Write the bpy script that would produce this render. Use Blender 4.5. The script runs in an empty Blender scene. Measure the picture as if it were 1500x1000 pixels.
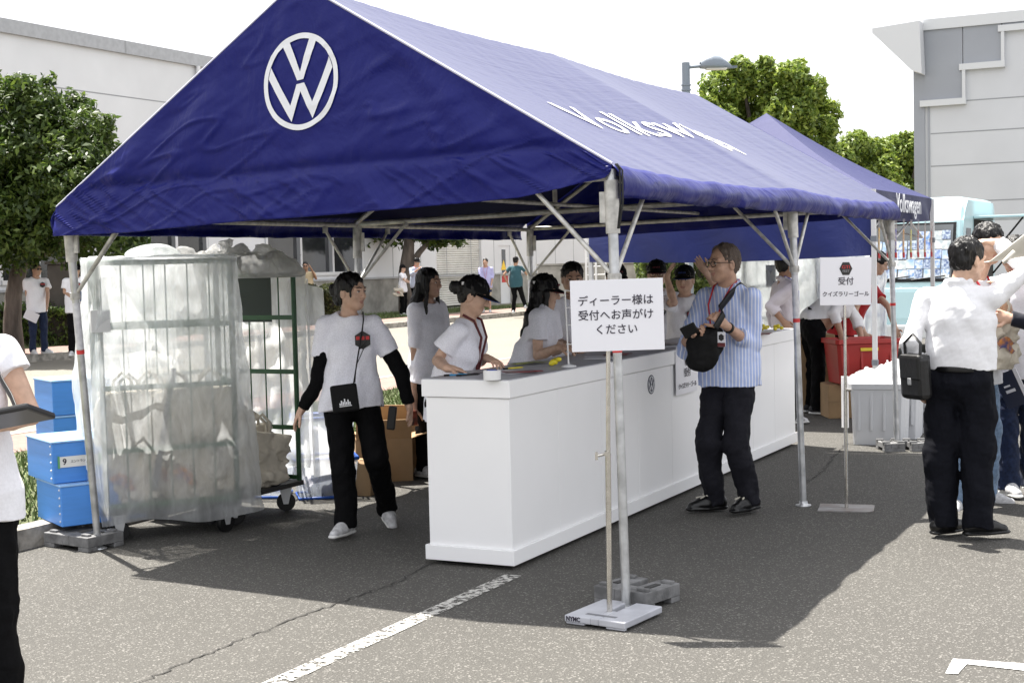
import bpy, bmesh, math, random
import numpy as np
from mathutils import Vector, Matrix
R = math.radians
scene = bpy.context.scene
COL = scene.collection
rng = np.random.default_rng(7)
random.seed(7)

# ------------------------------------------------------------------ camera, light, exposure
TH, PITCH, ROLL, FPX = .472, .0534, .0242, 2083.0
CAM = Vector((3.349, -6.52, 1.587))
ct, st = math.cos(TH), math.sin(TH)
fw = Vector((-st * math.cos(PITCH), ct * math.cos(PITCH), -math.sin(PITCH)))
rt = Vector((ct, st, 0)); up = rt.cross(fw)
cr, sr = math.cos(ROLL), math.sin(ROLL)
cx = rt * cr - up * sr; cy = rt * sr + up * cr
camd = bpy.data.cameras.new('camera'); cam = bpy.data.objects.new('camera', camd); COL.objects.link(cam)
m = Matrix((cx, cy, -fw)).transposed().to_4x4(); m.translation = CAM
cam.matrix_world = m
camd.sensor_width = 36; camd.lens = 36 * FPX / 1500; camd.clip_end = 3000; camd.clip_start = .05
scene.camera = cam

SUNV = Vector((-.385, .14, 1)).normalized()
w = bpy.data.worlds.new('World'); scene.world = w; w.use_nodes = True
nt = w.node_tree; nt.nodes.clear()
sky = nt.nodes.new('ShaderNodeTexSky'); sky.sky_type = 'NISHITA'; sky.sun_disc = False
sky.sun_elevation = math.asin(SUNV.z); sky.sun_rotation = math.atan2(SUNV.x, SUNV.y)
sky.air_density = 1.0; sky.dust_density = 5.0; sky.ozone_density = 1.0; sky.altitude = 0
hs = nt.nodes.new('ShaderNodeHueSaturation'); hs.inputs['Saturation'].default_value = .45
veil = nt.nodes.new('ShaderNodeMix'); veil.data_type = 'RGBA'; veil.inputs[0].default_value = .7; veil.inputs[7].default_value = (8.2, 8.25, 8.5, 1)   # thin bright haze over the whole sky
bg = nt.nodes.new('ShaderNodeBackground'); bg.inputs['Strength'].default_value = .08
wo = nt.nodes.new('ShaderNodeOutputWorld')
nt.links.new(sky.outputs[0], hs.inputs['Color']); nt.links.new(hs.outputs[0], veil.inputs[6]); nt.links.new(veil.outputs[2], bg.inputs[0]); nt.links.new(bg.outputs[0], wo.inputs[0])
sd = bpy.data.lights.new('sun', 'SUN'); sd.energy = 4.8; sd.angle = R(.55); sd.color = (1, .955, .88)
so = bpy.data.objects.new('sun', sd); COL.objects.link(so); so.location = (0, 0, 30)
so.rotation_euler = SUNV.to_track_quat('Z', 'Y').to_euler()
vs = scene.view_settings; vs.view_transform = 'Standard'; vs.look = 'None'; vs.gamma = 1; vs.exposure = 1.5; vs.use_curve_mapping = False
scene.cycles.use_denoising = True; scene.cycles.max_bounces = 8; scene.cycles.transparent_max_bounces = 24
scene.cycles.sample_clamp_indirect = 6

# a ray from the photograph's camera at a given depth: where a thing stands in the place
def at(px, py, dep):
    a, b = px - 750, py - 500
    u, v = (a * cr - b * sr) / FPX, (a * sr + b * cr) / FPX
    y = math.cos(PITCH) - v * math.sin(PITCH); z = -math.sin(PITCH) - v * math.cos(PITCH)
    k = dep / y
    X, Y = u * k, dep
    return Vector((CAM.x + X * ct - Y * st, CAM.y + X * st + Y * ct, CAM.z + z * k))
def gnd(px, py, z=0.):
    p = at(px, py, 1.0) - CAM
    return CAM + p * ((z - CAM.z) / p.z)
def depth_of(p): return -(p[0] - CAM.x) * st + (p[1] - CAM.y) * ct

# ------------------------------------------------------------------ materials
def lin(r, g, b): 
    f = lambda c: (c / 255 / 12.92 if c / 255 <= .04045 else ((c / 255 + .055) / 1.055) ** 2.4)
    return (f(r), f(g), f(b))
MATS = {}
def mat(name, col, rough=.6, metal=0., var=0., vscale=8., bump=0., bscale=60., spec=.5, alpha=1., trans=0., sheen=0., coat=0., isl=0., col2=None, detail=4., stretch=None, bdist=.01, emit=0.):
    if name in MATS: return MATS[name]
    m = bpy.data.materials.new(name); m.use_nodes = True; MATS[name] = m
    n = m.node_tree.nodes; L = m.node_tree.links; b = n['Principled BSDF']
    b.inputs['Roughness'].default_value = rough; b.inputs['Metallic'].default_value = metal
    b.inputs['Specular IOR Level'].default_value = spec; b.inputs['Alpha'].default_value = alpha
    b.inputs['Transmission Weight'].default_value = trans; b.inputs['Sheen Weight'].default_value = sheen; b.inputs['Coat Weight'].default_value = coat
    b.inputs['Base Color'].default_value = (*col, 1)
    tc = n.new('ShaderNodeTexCoord'); src = tc.outputs['Object']
    if stretch:
        mp = n.new('ShaderNodeMapping'); mp.inputs['Scale'].default_value = stretch; L.new(src, mp.inputs[0]); src = mp.outputs[0]
    last = None
    if var or col2:
        t = n.new('ShaderNodeTexNoise'); t.inputs['Scale'].default_value = vscale; t.inputs['Detail'].default_value = detail; L.new(src, t.inputs['Vector'])
        mx = n.new('ShaderNodeMix'); mx.data_type = 'RGBA'
        c2 = col2 if col2 else tuple(c * (1 - var) for c in col)
        mx.inputs[6].default_value = (*[min(1, c * (1 + var * .5)) for c in col], 1); mx.inputs[7].default_value = (*c2, 1)
        rp = n.new('ShaderNodeMapRange'); rp.inputs[1].default_value = .35; rp.inputs[2].default_value = .65; L.new(t.outputs[0], rp.inputs[0])
        L.new(rp.outputs[0], mx.inputs[0]); last = mx.outputs[2]
    if isl:
        g = n.new('ShaderNodeNewGeometry'); hv = n.new('ShaderNodeHueSaturation'); mr = n.new('ShaderNodeMapRange')
        mr.inputs[3].default_value = 1 - isl; mr.inputs[4].default_value = 1 + isl; L.new(g.outputs['Random Per Island'], mr.inputs[0]); L.new(mr.outputs[0], hv.inputs['Value'])
        mh = n.new('ShaderNodeMapRange'); mh.inputs[3].default_value = .5 - isl * .04; mh.inputs[4].default_value = .5 + isl * .04; L.new(g.outputs['Random Per Island'], mh.inputs[0]); L.new(mh.outputs[0], hv.inputs['Hue'])
        if last: L.new(last, hv.inputs['Color'])
        else: hv.inputs['Color'].default_value = (*col, 1)
        last = hv.outputs[0]
    if last: L.new(last, b.inputs['Base Color'])
    if bump:
        t = n.new('ShaderNodeTexNoise'); t.inputs['Scale'].default_value = bscale; t.inputs['Detail'].default_value = 5; L.new(src, t.inputs['Vector'])
        bp = n.new('ShaderNodeBump'); bp.inputs['Strength'].default_value = bump; bp.inputs['Distance'].default_value = bdist
        L.new(t.outputs[0], bp.inputs['Height']); L.new(bp.outputs[0], b.inputs['Normal'])
    if emit: b.inputs['Emission Color'].default_value = (*col, 1); b.inputs['Emission Strength'].default_value = emit
    return m

def nodes_mat(name):
    m = bpy.data.materials.new(name); m.use_nodes = True; MATS[name] = m
    return m, m.node_tree.nodes, m.node_tree.links, m.node_tree.nodes['Principled BSDF']

# ------------------------------------------------------------------ objects
def tag(o, label, cat, group=None, kind=None):
    if label: o['label'] = label
    if cat: o['category'] = cat
    if group: o['group'] = group
    if kind: o['kind'] = kind
    return o
def empty(name, loc=(0, 0, 0), rz=0., label=None, cat=None, group=None):
    o = bpy.data.objects.new(name, None); COL.objects.link(o); o.location = loc; o.rotation_euler = (0, 0, rz); o.empty_display_size = .2
    return tag(o, label, cat, group)
def link(name, me, parent=None, loc=None, rz=None):
    o = bpy.data.objects.new(name, me); COL.objects.link(o)
    if parent: o.parent = parent
    if loc is not None: o.location = loc
    if rz is not None: o.rotation_euler = (0, 0, rz)
    return o
def copy_tree(o, parent=None):
    c = o.copy(); COL.objects.link(c); c.parent = parent
    for ch in list(o.children): copy_tree(ch, c)
    return c

class MB:
    def __init__(s): s.v = []; s.f = []; s.m = []; s.sm = []
    def add(s, v, f, mi=0, smooth=False):
        o = len(s.v); s.v += [tuple(p) for p in v]; s.f += [tuple(i + o for i in q) for q in f]; s.m += [mi] * len(f); s.sm += [smooth] * len(f); return s
    def box(s, a, b, mi=0, M=None):
        (x0, y0, z0), (x1, y1, z1) = a, b
        v = [Vector(p) for p in ((x0, y0, z0), (x1, y0, z0), (x1, y1, z0), (x0, y1, z0), (x0, y0, z1), (x1, y0, z1), (x1, y1, z1), (x0, y1, z1))]
        if M is not None: v = [M @ p for p in v]
        return s.add(v, [(0, 3, 2, 1), (4, 5, 6, 7), (0, 1, 5, 4), (1, 2, 6, 5), (2, 3, 7, 6), (3, 0, 4, 7)], mi)
    def cbox(s, c, d, mi=0, rz=0., M=None):
        Q = Matrix.Translation(Vector(c)) @ Matrix.Rotation(rz, 4, 'Z')
        if M is not None: Q = Q @ M
        return s.box([-q / 2 for q in d], [q / 2 for q in d], mi, Q)
    def tube(s, pts, r, n=10, mi=0, caps=True, closed=False, flat=None):
        pts = [Vector(p) for p in pts]; N = len(pts)
        rs = r if isinstance(r, (list, tuple)) else [r] * N
        V = []; ref = None
        for i, p in enumerate(pts):
            if closed: t = pts[(i + 1) % N] - pts[i - 1]
            else: t = pts[min(i + 1, N - 1)] - pts[max(i - 1, 0)]
            t.normalize()
            if ref is None: ref = Vector((0, 0, 1)) if abs(t.z) < .9 else Vector((1, 0, 0))
            a = (ref - t * ref.dot(t)).normalized(); b = t.cross(a); ref = a
            for k in range(n):
                th = 2 * math.pi * (k + .5) / n
                V.append(p + (a * math.cos(th) + b * math.sin(th) * (flat or 1)) * rs[i])
        F = []
        for i in range(N if closed else N - 1):
            j = (i + 1) % N
            for k in range(n): F.append((i * n + k, i * n + (k + 1) % n, j * n + (k + 1) % n, j * n + k))
        s.add(V, F, mi, n > 5)
        if caps and not closed: s.add(V[:n], [tuple(range(n))[::-1]], mi); s.add(V[-n:], [tuple(range(n))], mi)
        return s
    def lathe(s, prof, n=20, mi=0, M=None):
        V = []; 
        for r, z in prof:
            for k in range(n): 
                p = Vector((r * math.cos(2 * math.pi * k / n), r * math.sin(2 * math.pi * k / n), z)); V.append(M @ p if M is not None else p)
        F = [(i * n + k, i * n + (k + 1) % n, (i + 1) * n + (k + 1) % n, (i + 1) * n + k) for i in range(len(prof) - 1) for k in range(n)]
        s.add(V, F, mi, True)
        s.add(V[:n], [tuple(range(n))[::-1]], mi); s.add(V[-n:], [tuple(range(n))], mi); return s
    def prism(s, poly, h0, h1, M=None, mi=0):
        n = len(poly); V = [Vector((x, y, h)) for h in (h0, h1) for x, y in poly]
        if M is not None: V = [M @ p for p in V]
        return s.add(V, [tuple(range(n))[::-1], tuple(range(n, 2 * n))] + [(i, (i + 1) % n, n + (i + 1) % n, n + i) for i in range(n)], mi)
    def grid(s, fn, nu, nv, mi=0, smooth=True):
        V = [fn(i / nu, j / nv) for j in range(nv + 1) for i in range(nu + 1)]
        F = [(j * (nu + 1) + i, j * (nu + 1) + i + 1, (j + 1) * (nu + 1) + i + 1, (j + 1) * (nu + 1) + i) for j in range(nv) for i in range(nu)]
        return s.add(V, F, mi, smooth)
    def ball(s, c, r, mi=0, n=12, M=None):
        r = (r, r, r) if not isinstance(r, (tuple, list)) else r
        Q = Matrix.Translation(Vector(c))
        if M is not None: Q = Q @ M
        V = []; h = n // 2
        for i in range(h + 1):
            a = math.pi * i / h
            for k in range(n): V.append(Q @ Vector((r[0] * math.sin(a) * math.cos(2 * math.pi * k / n), r[1] * math.sin(a) * math.sin(2 * math.pi * k / n), r[2] * math.cos(a))))
        return s.add(V, [(i * n + k, (i + 1) * n + k, (i + 1) * n + (k + 1) % n, i * n + (k + 1) % n) for i in range(h) for k in range(n)], mi, True)
    def build(s, name, mats, parent=None, loc=None, rz=None, bevel=0., solid=0.):
        me = bpy.data.meshes.new(name); me.from_pydata([tuple(p) for p in s.v], [], s.f)
        for q in (mats if isinstance(mats, (list, tuple)) else [mats]): me.materials.append(q)
        me.polygons.foreach_set('material_index', s.m); me.polygons.foreach_set('use_smooth', s.sm); me.update()
        o = link(name, me, parent, loc, rz)
        if solid: q = o.modifiers.new('s', 'SOLIDIFY'); q.thickness = solid; q.offset = 0
        if bevel: q = o.modifiers.new('b', 'BEVEL'); q.width = bevel; q.segments = 2; q.limit_method = 'ANGLE'; q.angle_limit = R(40)
        return o

def text(body, size, M, mt, parent=None, name='lettering', extrude=.0008, bold=0., align='CENTER', sx=1., spacing=1., yal='CENTER', line=1.):
    c = bpy.data.curves.new('t', 'FONT'); c.body = body; c.size = size; c.align_x = align; c.align_y = yal; c.offset = bold; c.extrude = extrude; c.space_character = spacing; c.space_line = line; c.resolution_u = 3
    o = bpy.data.objects.new('t', c); COL.objects.link(o)
    bpy.context.view_layer.update()
    me = bpy.data.meshes.new_from_object(o.evaluated_get(bpy.context.evaluated_depsgraph_get()))
    bpy.data.objects.remove(o); bpy.data.curves.remove(c)
    me.transform(M @ Matrix.Diagonal((sx, 1, 1, 1))); me.name = name; me.materials.clear(); me.materials.append(mt)
    for p in me.polygons: p.material_index = 0
    return link(name, me, parent)

# fractal noise on numpy arrays (for cloth folds, ground, wrinkles)
_P = rng.uniform(-1, 1, (64, 8)); 
def fbm(P, scale, octaves=3, seed=0):
    P = np.asarray(P, float) * scale; out = np.zeros(P.shape[:-1]); amp = 1.
    for o in range(octaves):
        g = np.random.default_rng(seed * 31 + o)
        for k in range(4):
            d = g.normal(size=3); d /= np.linalg.norm(d); d2 = g.normal(size=3)
            ph = g.uniform(0, 6.28)
            out += amp * .5 * np.sin(P @ (d * 3.1) + ph + 1.1 * np.sin(P @ (d2 * 1.4) + ph * 2))
        P = P * 2.03; amp *= .5
    return out
# ------------------------------------------------------------------ ground and setting
def ground_mat(name, base, dark, speck, bumpy=.5):
    m, n, L, b = nodes_mat(name)
    tc = n.new('ShaderNodeTexCoord')
    big = n.new('ShaderNodeTexNoise'); big.inputs['Scale'].default_value = .55; big.inputs['Detail'].default_value = 6; big.inputs['Roughness'].default_value = .65
    fine = n.new('ShaderNodeTexNoise'); fine.inputs['Scale'].default_value = 130; fine.inputs['Detail'].default_value = 4
    vo = n.new('ShaderNodeTexVoronoi'); vo.inputs['Scale'].default_value = 140
    vo2 = n.new('ShaderNodeTexVoronoi'); vo2.inputs['Scale'].default_value = 120
    for t in (big, fine, vo, vo2): L.new(tc.outputs['Object'], t.inputs['Vector'])
    def mixc(fac, a, bb):
        x = n.new('ShaderNodeMix'); x.data_type = 'RGBA'; L.new(fac, x.inputs[0])
        for i, c in ((6, a), (7, bb)):
            if isinstance(c, tuple): x.inputs[i].default_value = (*c, 1)
            else: L.new(c, x.inputs[i])
        return x.outputs[2]
    def rng_(src, a, b_, c=0, d=1):
        x = n.new('ShaderNodeMapRange'); x.inputs[1].default_value = a; x.inputs[2].default_value = b_; x.inputs[3].default_value = c; x.inputs[4].default_value = d; L.new(src, x.inputs[0]); return x.outputs[0]
    st_ = n.new('ShaderNodeTexNoise'); st_.inputs['Scale'].default_value = 1.7; st_.inputs['Detail'].default_value = 8; st_.inputs['Roughness'].default_value = .7; L.new(tc.outputs['Object'], st_.inputs['Vector'])
    c0 = mixc(rng_(st_.outputs[0], .56, .72), base, tuple(q * .72 for q in base))
    c1 = mixc(rng_(big.outputs[0], .35, .65), c0, tuple(q * .86 for q in base))
    c2 = mixc(rng_(fine.outputs[0], .36, .62), dark, c1)
    sep = n.new('ShaderNodeSeparateColor'); L.new(vo.outputs['Color'], sep.inputs[0])
    c3 = mixc(rng_(sep.outputs[0], .90, .93), c2, speck)
    sep2 = n.new('ShaderNodeSeparateColor'); L.new(vo2.outputs['Color'], sep2.inputs[0])
    near = rng_(vo2.outputs['Distance'], .16, .12)
    mul = n.new('ShaderNodeMath'); mul.operation = 'MULTIPLY'; L.new(near, mul.inputs[0]); L.new(rng_(sep2.outputs[1], .86, .88), mul.inputs[1])
    c4 = mixc(mul.outputs[0], c3, tuple(min(1, q * 1.25) for q in speck))
    L.new(c4, b.inputs['Base Color']); b.inputs['Roughness'].default_value = .85; b.inputs['Specular IOR Level'].default_value = .3
    bp = n.new('ShaderNodeBump'); bp.inputs['Strength'].default_value = bumpy; bp.inputs['Distance'].default_value = .006
    ad = n.new('ShaderNodeMath'); L.new(fine.outputs[0], ad.inputs[0]); L.new(vo.outputs['Distance'], ad.inputs[1]); L.new(ad.outputs[0], bp.inputs['Height']); L.new(bp.outputs[0], b.inputs['Normal'])
    return m
asphalt = ground_mat('asphalt', (.100, .0955, .0865), (.055, .053, .049), (.18, .173, .16), .6)
roadm = ground_mat('pale_road', (.205, .19, .16), (.165, .153, .13), (.27, .255, .22), .4)
MB().grid(lambda u, v: (-140 + 280 * u, -60 + 300 * v, 0), 8, 8, smooth=False).build('ground', asphalt)['kind'] = 'structure'
def strip(name, x0, x1, z, m, y0=-30, y1=140):
    o = MB().box((x0, y0, -.3), (x1, y1, z)).build(name, m); o['kind'] = 'structure'; return o
conc = mat('kerb_concrete', (.30, .28, .25), .9, var=.45, vscale=9, bump=.5, bscale=70)
brickm, n_, L_, b_ = nodes_mat('brick_paving')
tb = n_.new('ShaderNodeTexBrick'); tb.inputs['Color1'].default_value = (.27, .165, .135, 1); tb.inputs['Color2'].default_value = (.22, .14, .115, 1); tb.inputs['Mortar'].default_value = (.14, .11, .1, 1); tb.inputs['Scale'].default_value = 5
tc_ = n_.new('ShaderNodeTexCoord'); L_.new(tc_.outputs['Object'], tb.inputs['Vector']); L_.new(tb.outputs[0], b_.inputs['Base Color']); b_.inputs['Roughness'].default_value = .9
soil = mat('verge_soil', (.10, .115, .045), .95, var=.5, vscale=6, bump=.6, bscale=30)
strip('kerb', -3.10, -2.95, .12, conc); strip('verge_ground', -5.9, -3.1, .10, soil); strip('paved_path', -6.95, -5.9, .105, brickm)
strip('kerb', -7.1, -6.95, .11, conc); strip('road', -16.6, -7.1, .006, roadm); strip('kerb', -16.78, -16.6, .14, conc)
strip('paved_path', -18.7, -16.78, .13, brickm); strip('verge_ground', -21.2, -18.7, .13, soil)
strip('paved_path', -22, -21.2, .12, conc)

# grass blades on both verges
grassm = mat('grass_blades', (.085, .12, .03), .7, isl=.5)
def grass(x0, x1, y0, y1, z, n, h, name='grass'):
    V = []; F = []
    xs = rng.uniform(x0, x1, n); ys = rng.uniform(y0, y1, n)
    for i in range(n):
        a = rng.uniform(0, 6.28); hh = h * rng.uniform(.5, 1.3); wd = .006 + .004 * rng.random(); lx, ly = rng.normal(0, hh * .45, 2)
        dx, dy = math.cos(a) * wd, math.sin(a) * wd; o = len(V)
        V += [(xs[i] - dx, ys[i] - dy, z), (xs[i] + dx, ys[i] + dy, z), (xs[i] + lx, ys[i] + ly, z + hh)]; F.append((o, o + 1, o + 2))
    o = MB().add(V, F).build(name, grassm); o['kind'] = 'stuff'; return o
grass(-5.85, -3.12, -2, 14, .10, 26000, .06)
grass(-21.2, -18.75, 4, 38, .13, 14000, .10)

# painted lines, cracks
paint = None
m, n, L, b = nodes_mat('worn_white_paint')
tc = n.new('ShaderNodeTexCoord'); tn = n.new('ShaderNodeTexNoise'); tn.inputs['Scale'].default_value = 28; tn.inputs['Detail'].default_value = 8; tn.inputs['Roughness'].default_value = .75; L.new(tc.outputs['Object'], tn.inputs['Vector'])
mr = n.new('ShaderNodeMapRange'); mr.inputs[1].default_value = .45; mr.inputs[2].default_value = .52; L.new(tn.outputs[0], mr.inputs[0]); L.new(mr.outputs[0], b.inputs['Alpha'])
b.inputs['Base Color'].default_value = (.50, .49, .46, 1); b.inputs['Roughness'].default_value = .8; paint = m
m2, n, L, b = nodes_mat('fresh_white_paint'); b.inputs['Base Color'].default_value = (.8, .8, .78, 1); b.inputs['Roughness'].default_value = .7
mb = MB(); mb.add([(.0, -9, .004), (.095, -9, .004), (.095, -.1, .004), (.0, -.1, .004)], [(0, 1, 2, 3)]); 
mb.build('painted_line', paint)['kind'] = 'structure'
p = [gnd(1385, 985, .004), gnd(1403, 986, .004), gnd(1416, 971.5, .004), gnd(1500, 981, .004), gnd(1700, 1002, .004), gnd(1702, 990, .004), gnd(1500, 971, .004), gnd(1396, 964, .004)]
MB().add(p, [(0, 1, 2, 7), (2, 3, 6, 7), (3, 4, 5, 6)]).build('painted_corner_mark', m2)['kind'] = 'structure'
crackm = mat('crack_tar', (.025, .024, .022), .9)
def crack(pts, wd, nm='ground_crack'):
    P = [Vector(q) for q in pts]; V = []; F = []
    Q = []
    for a, b in zip(P[:-1], P[1:]):
        k = max(2, int((b - a).length / .035))
        for i in range(k): Q.append(a.lerp(b, i / k) + Vector((rng.normal(0, .012), rng.normal(0, .008), 0)))
    Q.append(P[-1])
    for i, q in enumerate(Q):
        t = (Q[min(i + 1, len(Q) - 1)] - Q[max(i - 1, 0)]).normalized(); nn = Vector((-t.y, t.x, 0)) * wd * rng.uniform(.3, 1.1)
        V += [q + nn, q - nn]
        if i: F.append((2 * i - 2, 2 * i - 1, 2 * i + 1, 2 * i))
    MB().add(V, F).build(nm, crackm)['kind'] = 'structure'
crack([gnd(x, y, .004) for x, y in ((640, 822), (620, 830), (575, 855), (500, 880), (460, 895), (430, 905), (380, 925), (310, 955), (210, 995), (150, 1020))], .006)
crack([gnd(x, y, .004) for x, y in ((1290, 640), (1240, 650), (1222, 668), (1205, 690), (1185, 705))], .006)

# ------------------------------------------------------------------ long warehouse on the left
wallm = mat('white_wall_panel', (.64, .65, .665), .55, var=.06, vscale=.7)
trimm = mat('grey_trim', (.36, .37, .385), .5, var=.1)
lineM = mat('panel_joint', (.28, .29, .30), .7)
plinthm = mat('concrete_plinth', (.30, .29, .265), .9, var=.3, vscale=2.5, bump=.2, bscale=20)
glassm = mat('dark_window_glass', (.02, .022, .025), .08, spec=.6, var=.3, vscale=1.5)
alum = mat('aluminium_frame', (.55, .56, .58), .35, metal=.6)
XB = -21.5
bl = empty('warehouse', (XB, 20, 0), 0, 'long white panel-clad warehouse with grey roof trim behind the left tree', 'building')
BLI = Vector((XB, 20, 0))
def P(mb, name, m, par=bl, off=BLI, **k):
    o = mb.build(name, m, par, **k); 
    if par is bl: o.location = -BLI
    return o
# openings in the facade: (y0, y1, z0, z1, kind)
def yw(px, py=400): 
    d = at(px, py, 1) - CAM; return CAM.y + d.y * (XB - CAM.x) / d.x
win = [(yw(0), yw(108)), (yw(160), yw(304)), (yw(391), yw(531))]
Ysh, Yse = yw(640), yw(706); Yd0, Yd1 = yw(731), yw(748)
ops = sorted([(a, b, 1.42, 3.3) for a, b in win] + [(Ysh, Yse, .15, 3.2), (Yd0, Yd1, .15, 2.35)])
y = -25.; mbw = MB(); mbp = MB()
def wallseg(a, b, z0, z1):
    if z1 <= z0: return
    if z0 < 1.25: mbp.box((XB - .3, a, 0), (XB + .06, b, min(1.25, z1)))
    if z1 > 1.25: mbw.box((XB - .3, a, max(1.25, z0)), (XB, b, z1))
for a, b, z0, z1 in ops:
    wallseg(y, a, 0, 7.1); wallseg(a, b, 0, z0); wallseg(a, b, z1, 7.1); y = b
wallseg(y, 75, 0, 7.1)
mbw.box((XB - 20, -25, 0), (XB - 19.7, 75, 7.1)); mbw.box((XB - 19.7, 74.7, 0), (XB - .3, 75, 7.1)); mbw.box((XB - 19.7, -25, 0), (XB - .3, -24.7, 7.1))
P(mbw, 'wall', wallm); P(mbp, 'base_wall', plinthm)
mb = MB().box((XB - 20.1, -25.1, 7.1), (XB + .10, 75.1, 7.42)); P(mb, 'roof', trimm)
mb = MB()
for yy in np.arange(-24, 75, 4.1): mb.box((XB + .10, yy, 7.1), (XB + .104, yy + .05, 7.42))
for z in (3.45, 4.75, 6.02): mb.box((XB, -25, z), (XB + .003, 75, z + .03))
for yy in np.arange(yw(532), 75, 1.8): mb.box((XB, yy, 1.25), (XB + .004, yy + .03, 3.45))
P(mb, 'panel_joints', lineM)
mb = MB().box((XB + .0, -25, 1.25), (XB + .1, 75, 1.31)); P(mb, 'sill_ledge', trimm)
for a, b in win:
    f = MB(); k = max(2, int(round((b - a) / 1.5)))
    for i in range(k + 1):
        yy = a + (b - a) * i / k; f.box((XB - .14, yy - .05, 1.42), (XB + .04, yy + .05, 3.3))
    f.box((XB - .14, a, 1.42), (XB + .06, b, 1.52)); f.box((XB - .14, a, 3.22), (XB + .04, b, 3.3))
    fo = P(f, 'window', alum)
    g = MB().box((XB - .1, a, 1.42), (XB - .09, b, 3.3)).build('pane', glassm, fo)
    cu = MB()
    for i in range(k):
        yy = a + (b - a) * (i + rng.uniform(.1, .5)) / k
        cu.grid(lambda u, v: (XB - .2 + .025 * math.sin(u * 40), yy + u * .5, 1.5 + v * 1.75), 40, 2)
    cu.build('curtain', mat('beige_curtain', (.35, .30, .22), .9), fo)
sh = MB(); 
for i in range(38): 
    z = .2 + i * .08; sh.add([(XB - .12, Ysh, z), (XB - .12, Yse, z), (XB - .085, Yse, z + .03), (XB - .085, Ysh, z + .03), (XB - .12, Yse, z + .078), (XB - .12, Ysh, z + .078)], [(0, 1, 2, 3), (3, 2, 4, 5)])
P(sh, 'roller_shutter', mat('shutter_metal', (.60, .59, .55), .5, var=.12, vscale=2))
dr = MB().box((XB - .08, Yd0, .15), (XB - .03, Yd1, 2.35)); dro = P(dr, 'door', wallm)
dm = (Yd0 + Yd1) / 2
MB().box((XB - .03, Yd0 + .3, 1.25), (XB - .022, Yd1 - .35, 2.2)).build('pane', glassm, dro)
MB().prism([(-.22, 0), (.22, 0), (0, .38)], 0, .004, Matrix.Translation((XB - .022, dm - .05, 1.42)) @ Matrix(((0, 0, 1, 0), (1, 0, 0, 0), (0, 1, 0, 0), (0, 0, 0, 1)))).build('warning_sign', mat('warning_yellow', (.85, .55, .02), .5), dro)
MB().box((XB - .03, Yd0 + .28, .95), (XB - .02, Yd1 - .2, 1.2)).build('notice', mat('notice_red', (.55, .02, .02), .5), dro)
mb = MB(); yy = yw(309); mb.box((XB, yw(305), 1.31), (XB + .05, yw(345), 3.4)); P(mb, 'side_panel', wallm)
mb = MB().tube([(XB + .09, yw(297), 3.4), (XB + .09, yw(297), 7.1)], .06); P(mb, 'downpipe', wallm)

# low things against the warehouse further along
def simple_block(name, px0, px1, ytop, dep, depthsz, label, cat, m, z0=.0):
    a = at(px0, ytop, dep); b = at(px1, ytop, dep); zt = (a.z + b.z) / 2; wdt = (b - a).length
    o = empty(name, ((a.x + b.x) / 2, (a.y + b.y) / 2, 0), TH, label, cat)
    MB().box((-wdt / 2, 0, z0), (wdt / 2, depthsz, zt)).build('block', m, o, bevel=.03)
    MB().box((-wdt / 2 - .03, -.03, zt), (wdt / 2 + .03, depthsz + .03, zt + .06)).build('coping', m, o)
    return o
simple_block('concrete_wall', 788, 912, 388, 44, 1, 'low grey concrete wall along the warehouse behind the counter staff', 'wall', plinthm)
simple_block('concrete_pillar', 915, 944, 386, 40, 1.2, 'pale concrete gate pillar behind the capped woman at the post', 'pillar', mat('pale_concrete', (.34, .32, .28), .9, var=.25, vscale=3))
lo = at(872, 350, 41)
ld = empty('access_ladder', (lo.x, lo.y, 0), TH, 'white caged access ladder beside the blue canopy on the far wall', 'ladder')
mb = MB()
for dx in (-.28, .0, .28): mb.tube([(dx, 0, 0), (dx, 0, 5)], .03)
for k in range(20): mb.tube([(-.28, 0, .3 + k * .24), (.28, 0, .3 + k * .24)], .018, 6)
mb.build('rails', mat('white_paint_metal', (.75, .75, .75), .5), ld)
# transformer hut side with vents far behind the centre
# ------------------------------------------------------------------ building on the right
YR = 32.
rb = empty('panel_building', (6, YR, 0), 0, 'tall pale grey panel building with stepped dark cladding on the right', 'building')
def xr(px, py): 
    d = at(px, py, 1) - CAM; t = (YR - CAM.y) / d.y; q = CAM + d * t; return q.x, q.z
OFFR = Vector((-6, -YR, 0))
def PR(mb, name, m, **k): o = mb.build(name, m, rb, **k); o.location = OFFR; return o
x0, _ = xr(1340, 150); _, zt = xr(1340, 47)
rwm = mat('pale_panel', (.57, .58, .60), .5, var=.05, vscale=.6); rdm = mat('grey_cladding', (.30, .315, .345), .45, var=.06, vscale=.8); rcm = mat('cap_white', (.60, .61, .62), .5)
mb = MB().box((x0, YR, 0), (22, YR + 22, zt)); PR(mb, 'wall', rwm)
mb = MB().box((x0 - .12, YR - .12, zt), (22.1, YR + 22.1, zt + .28)); PR(mb, 'roof', rcm)
mb = MB()
xs = [xr(1354, 100)[0], xr(1412, 100)[0], xr(1469, 60)[0], xr(1525, 40)[0], xr(1580, 30)[0]]
zs = [xr(1384, 146)[1], xr(1441, 92)[1], xr(1500, 35)[1] , zt - .25]
for i in range(3): mb.box((xs[i], YR - .06, zs[i]), (xs[i + 1] - .03, YR, zt))
PR(mb, 'dark_cladding', rdm)
mb = MB()
for i in range(3):
    mb.box((xs[i] - .1, YR - .14, zs[i] - .16), (xs[i + 1] + .06, YR, zs[i])); 
    if i < 2: mb.box((xs[i + 1] - .03, YR - .13, zs[i]), (xs[i + 1] + .05, YR, zs[i + 1] - .16))
PR(mb, 'step_trim', rcm)
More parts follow.
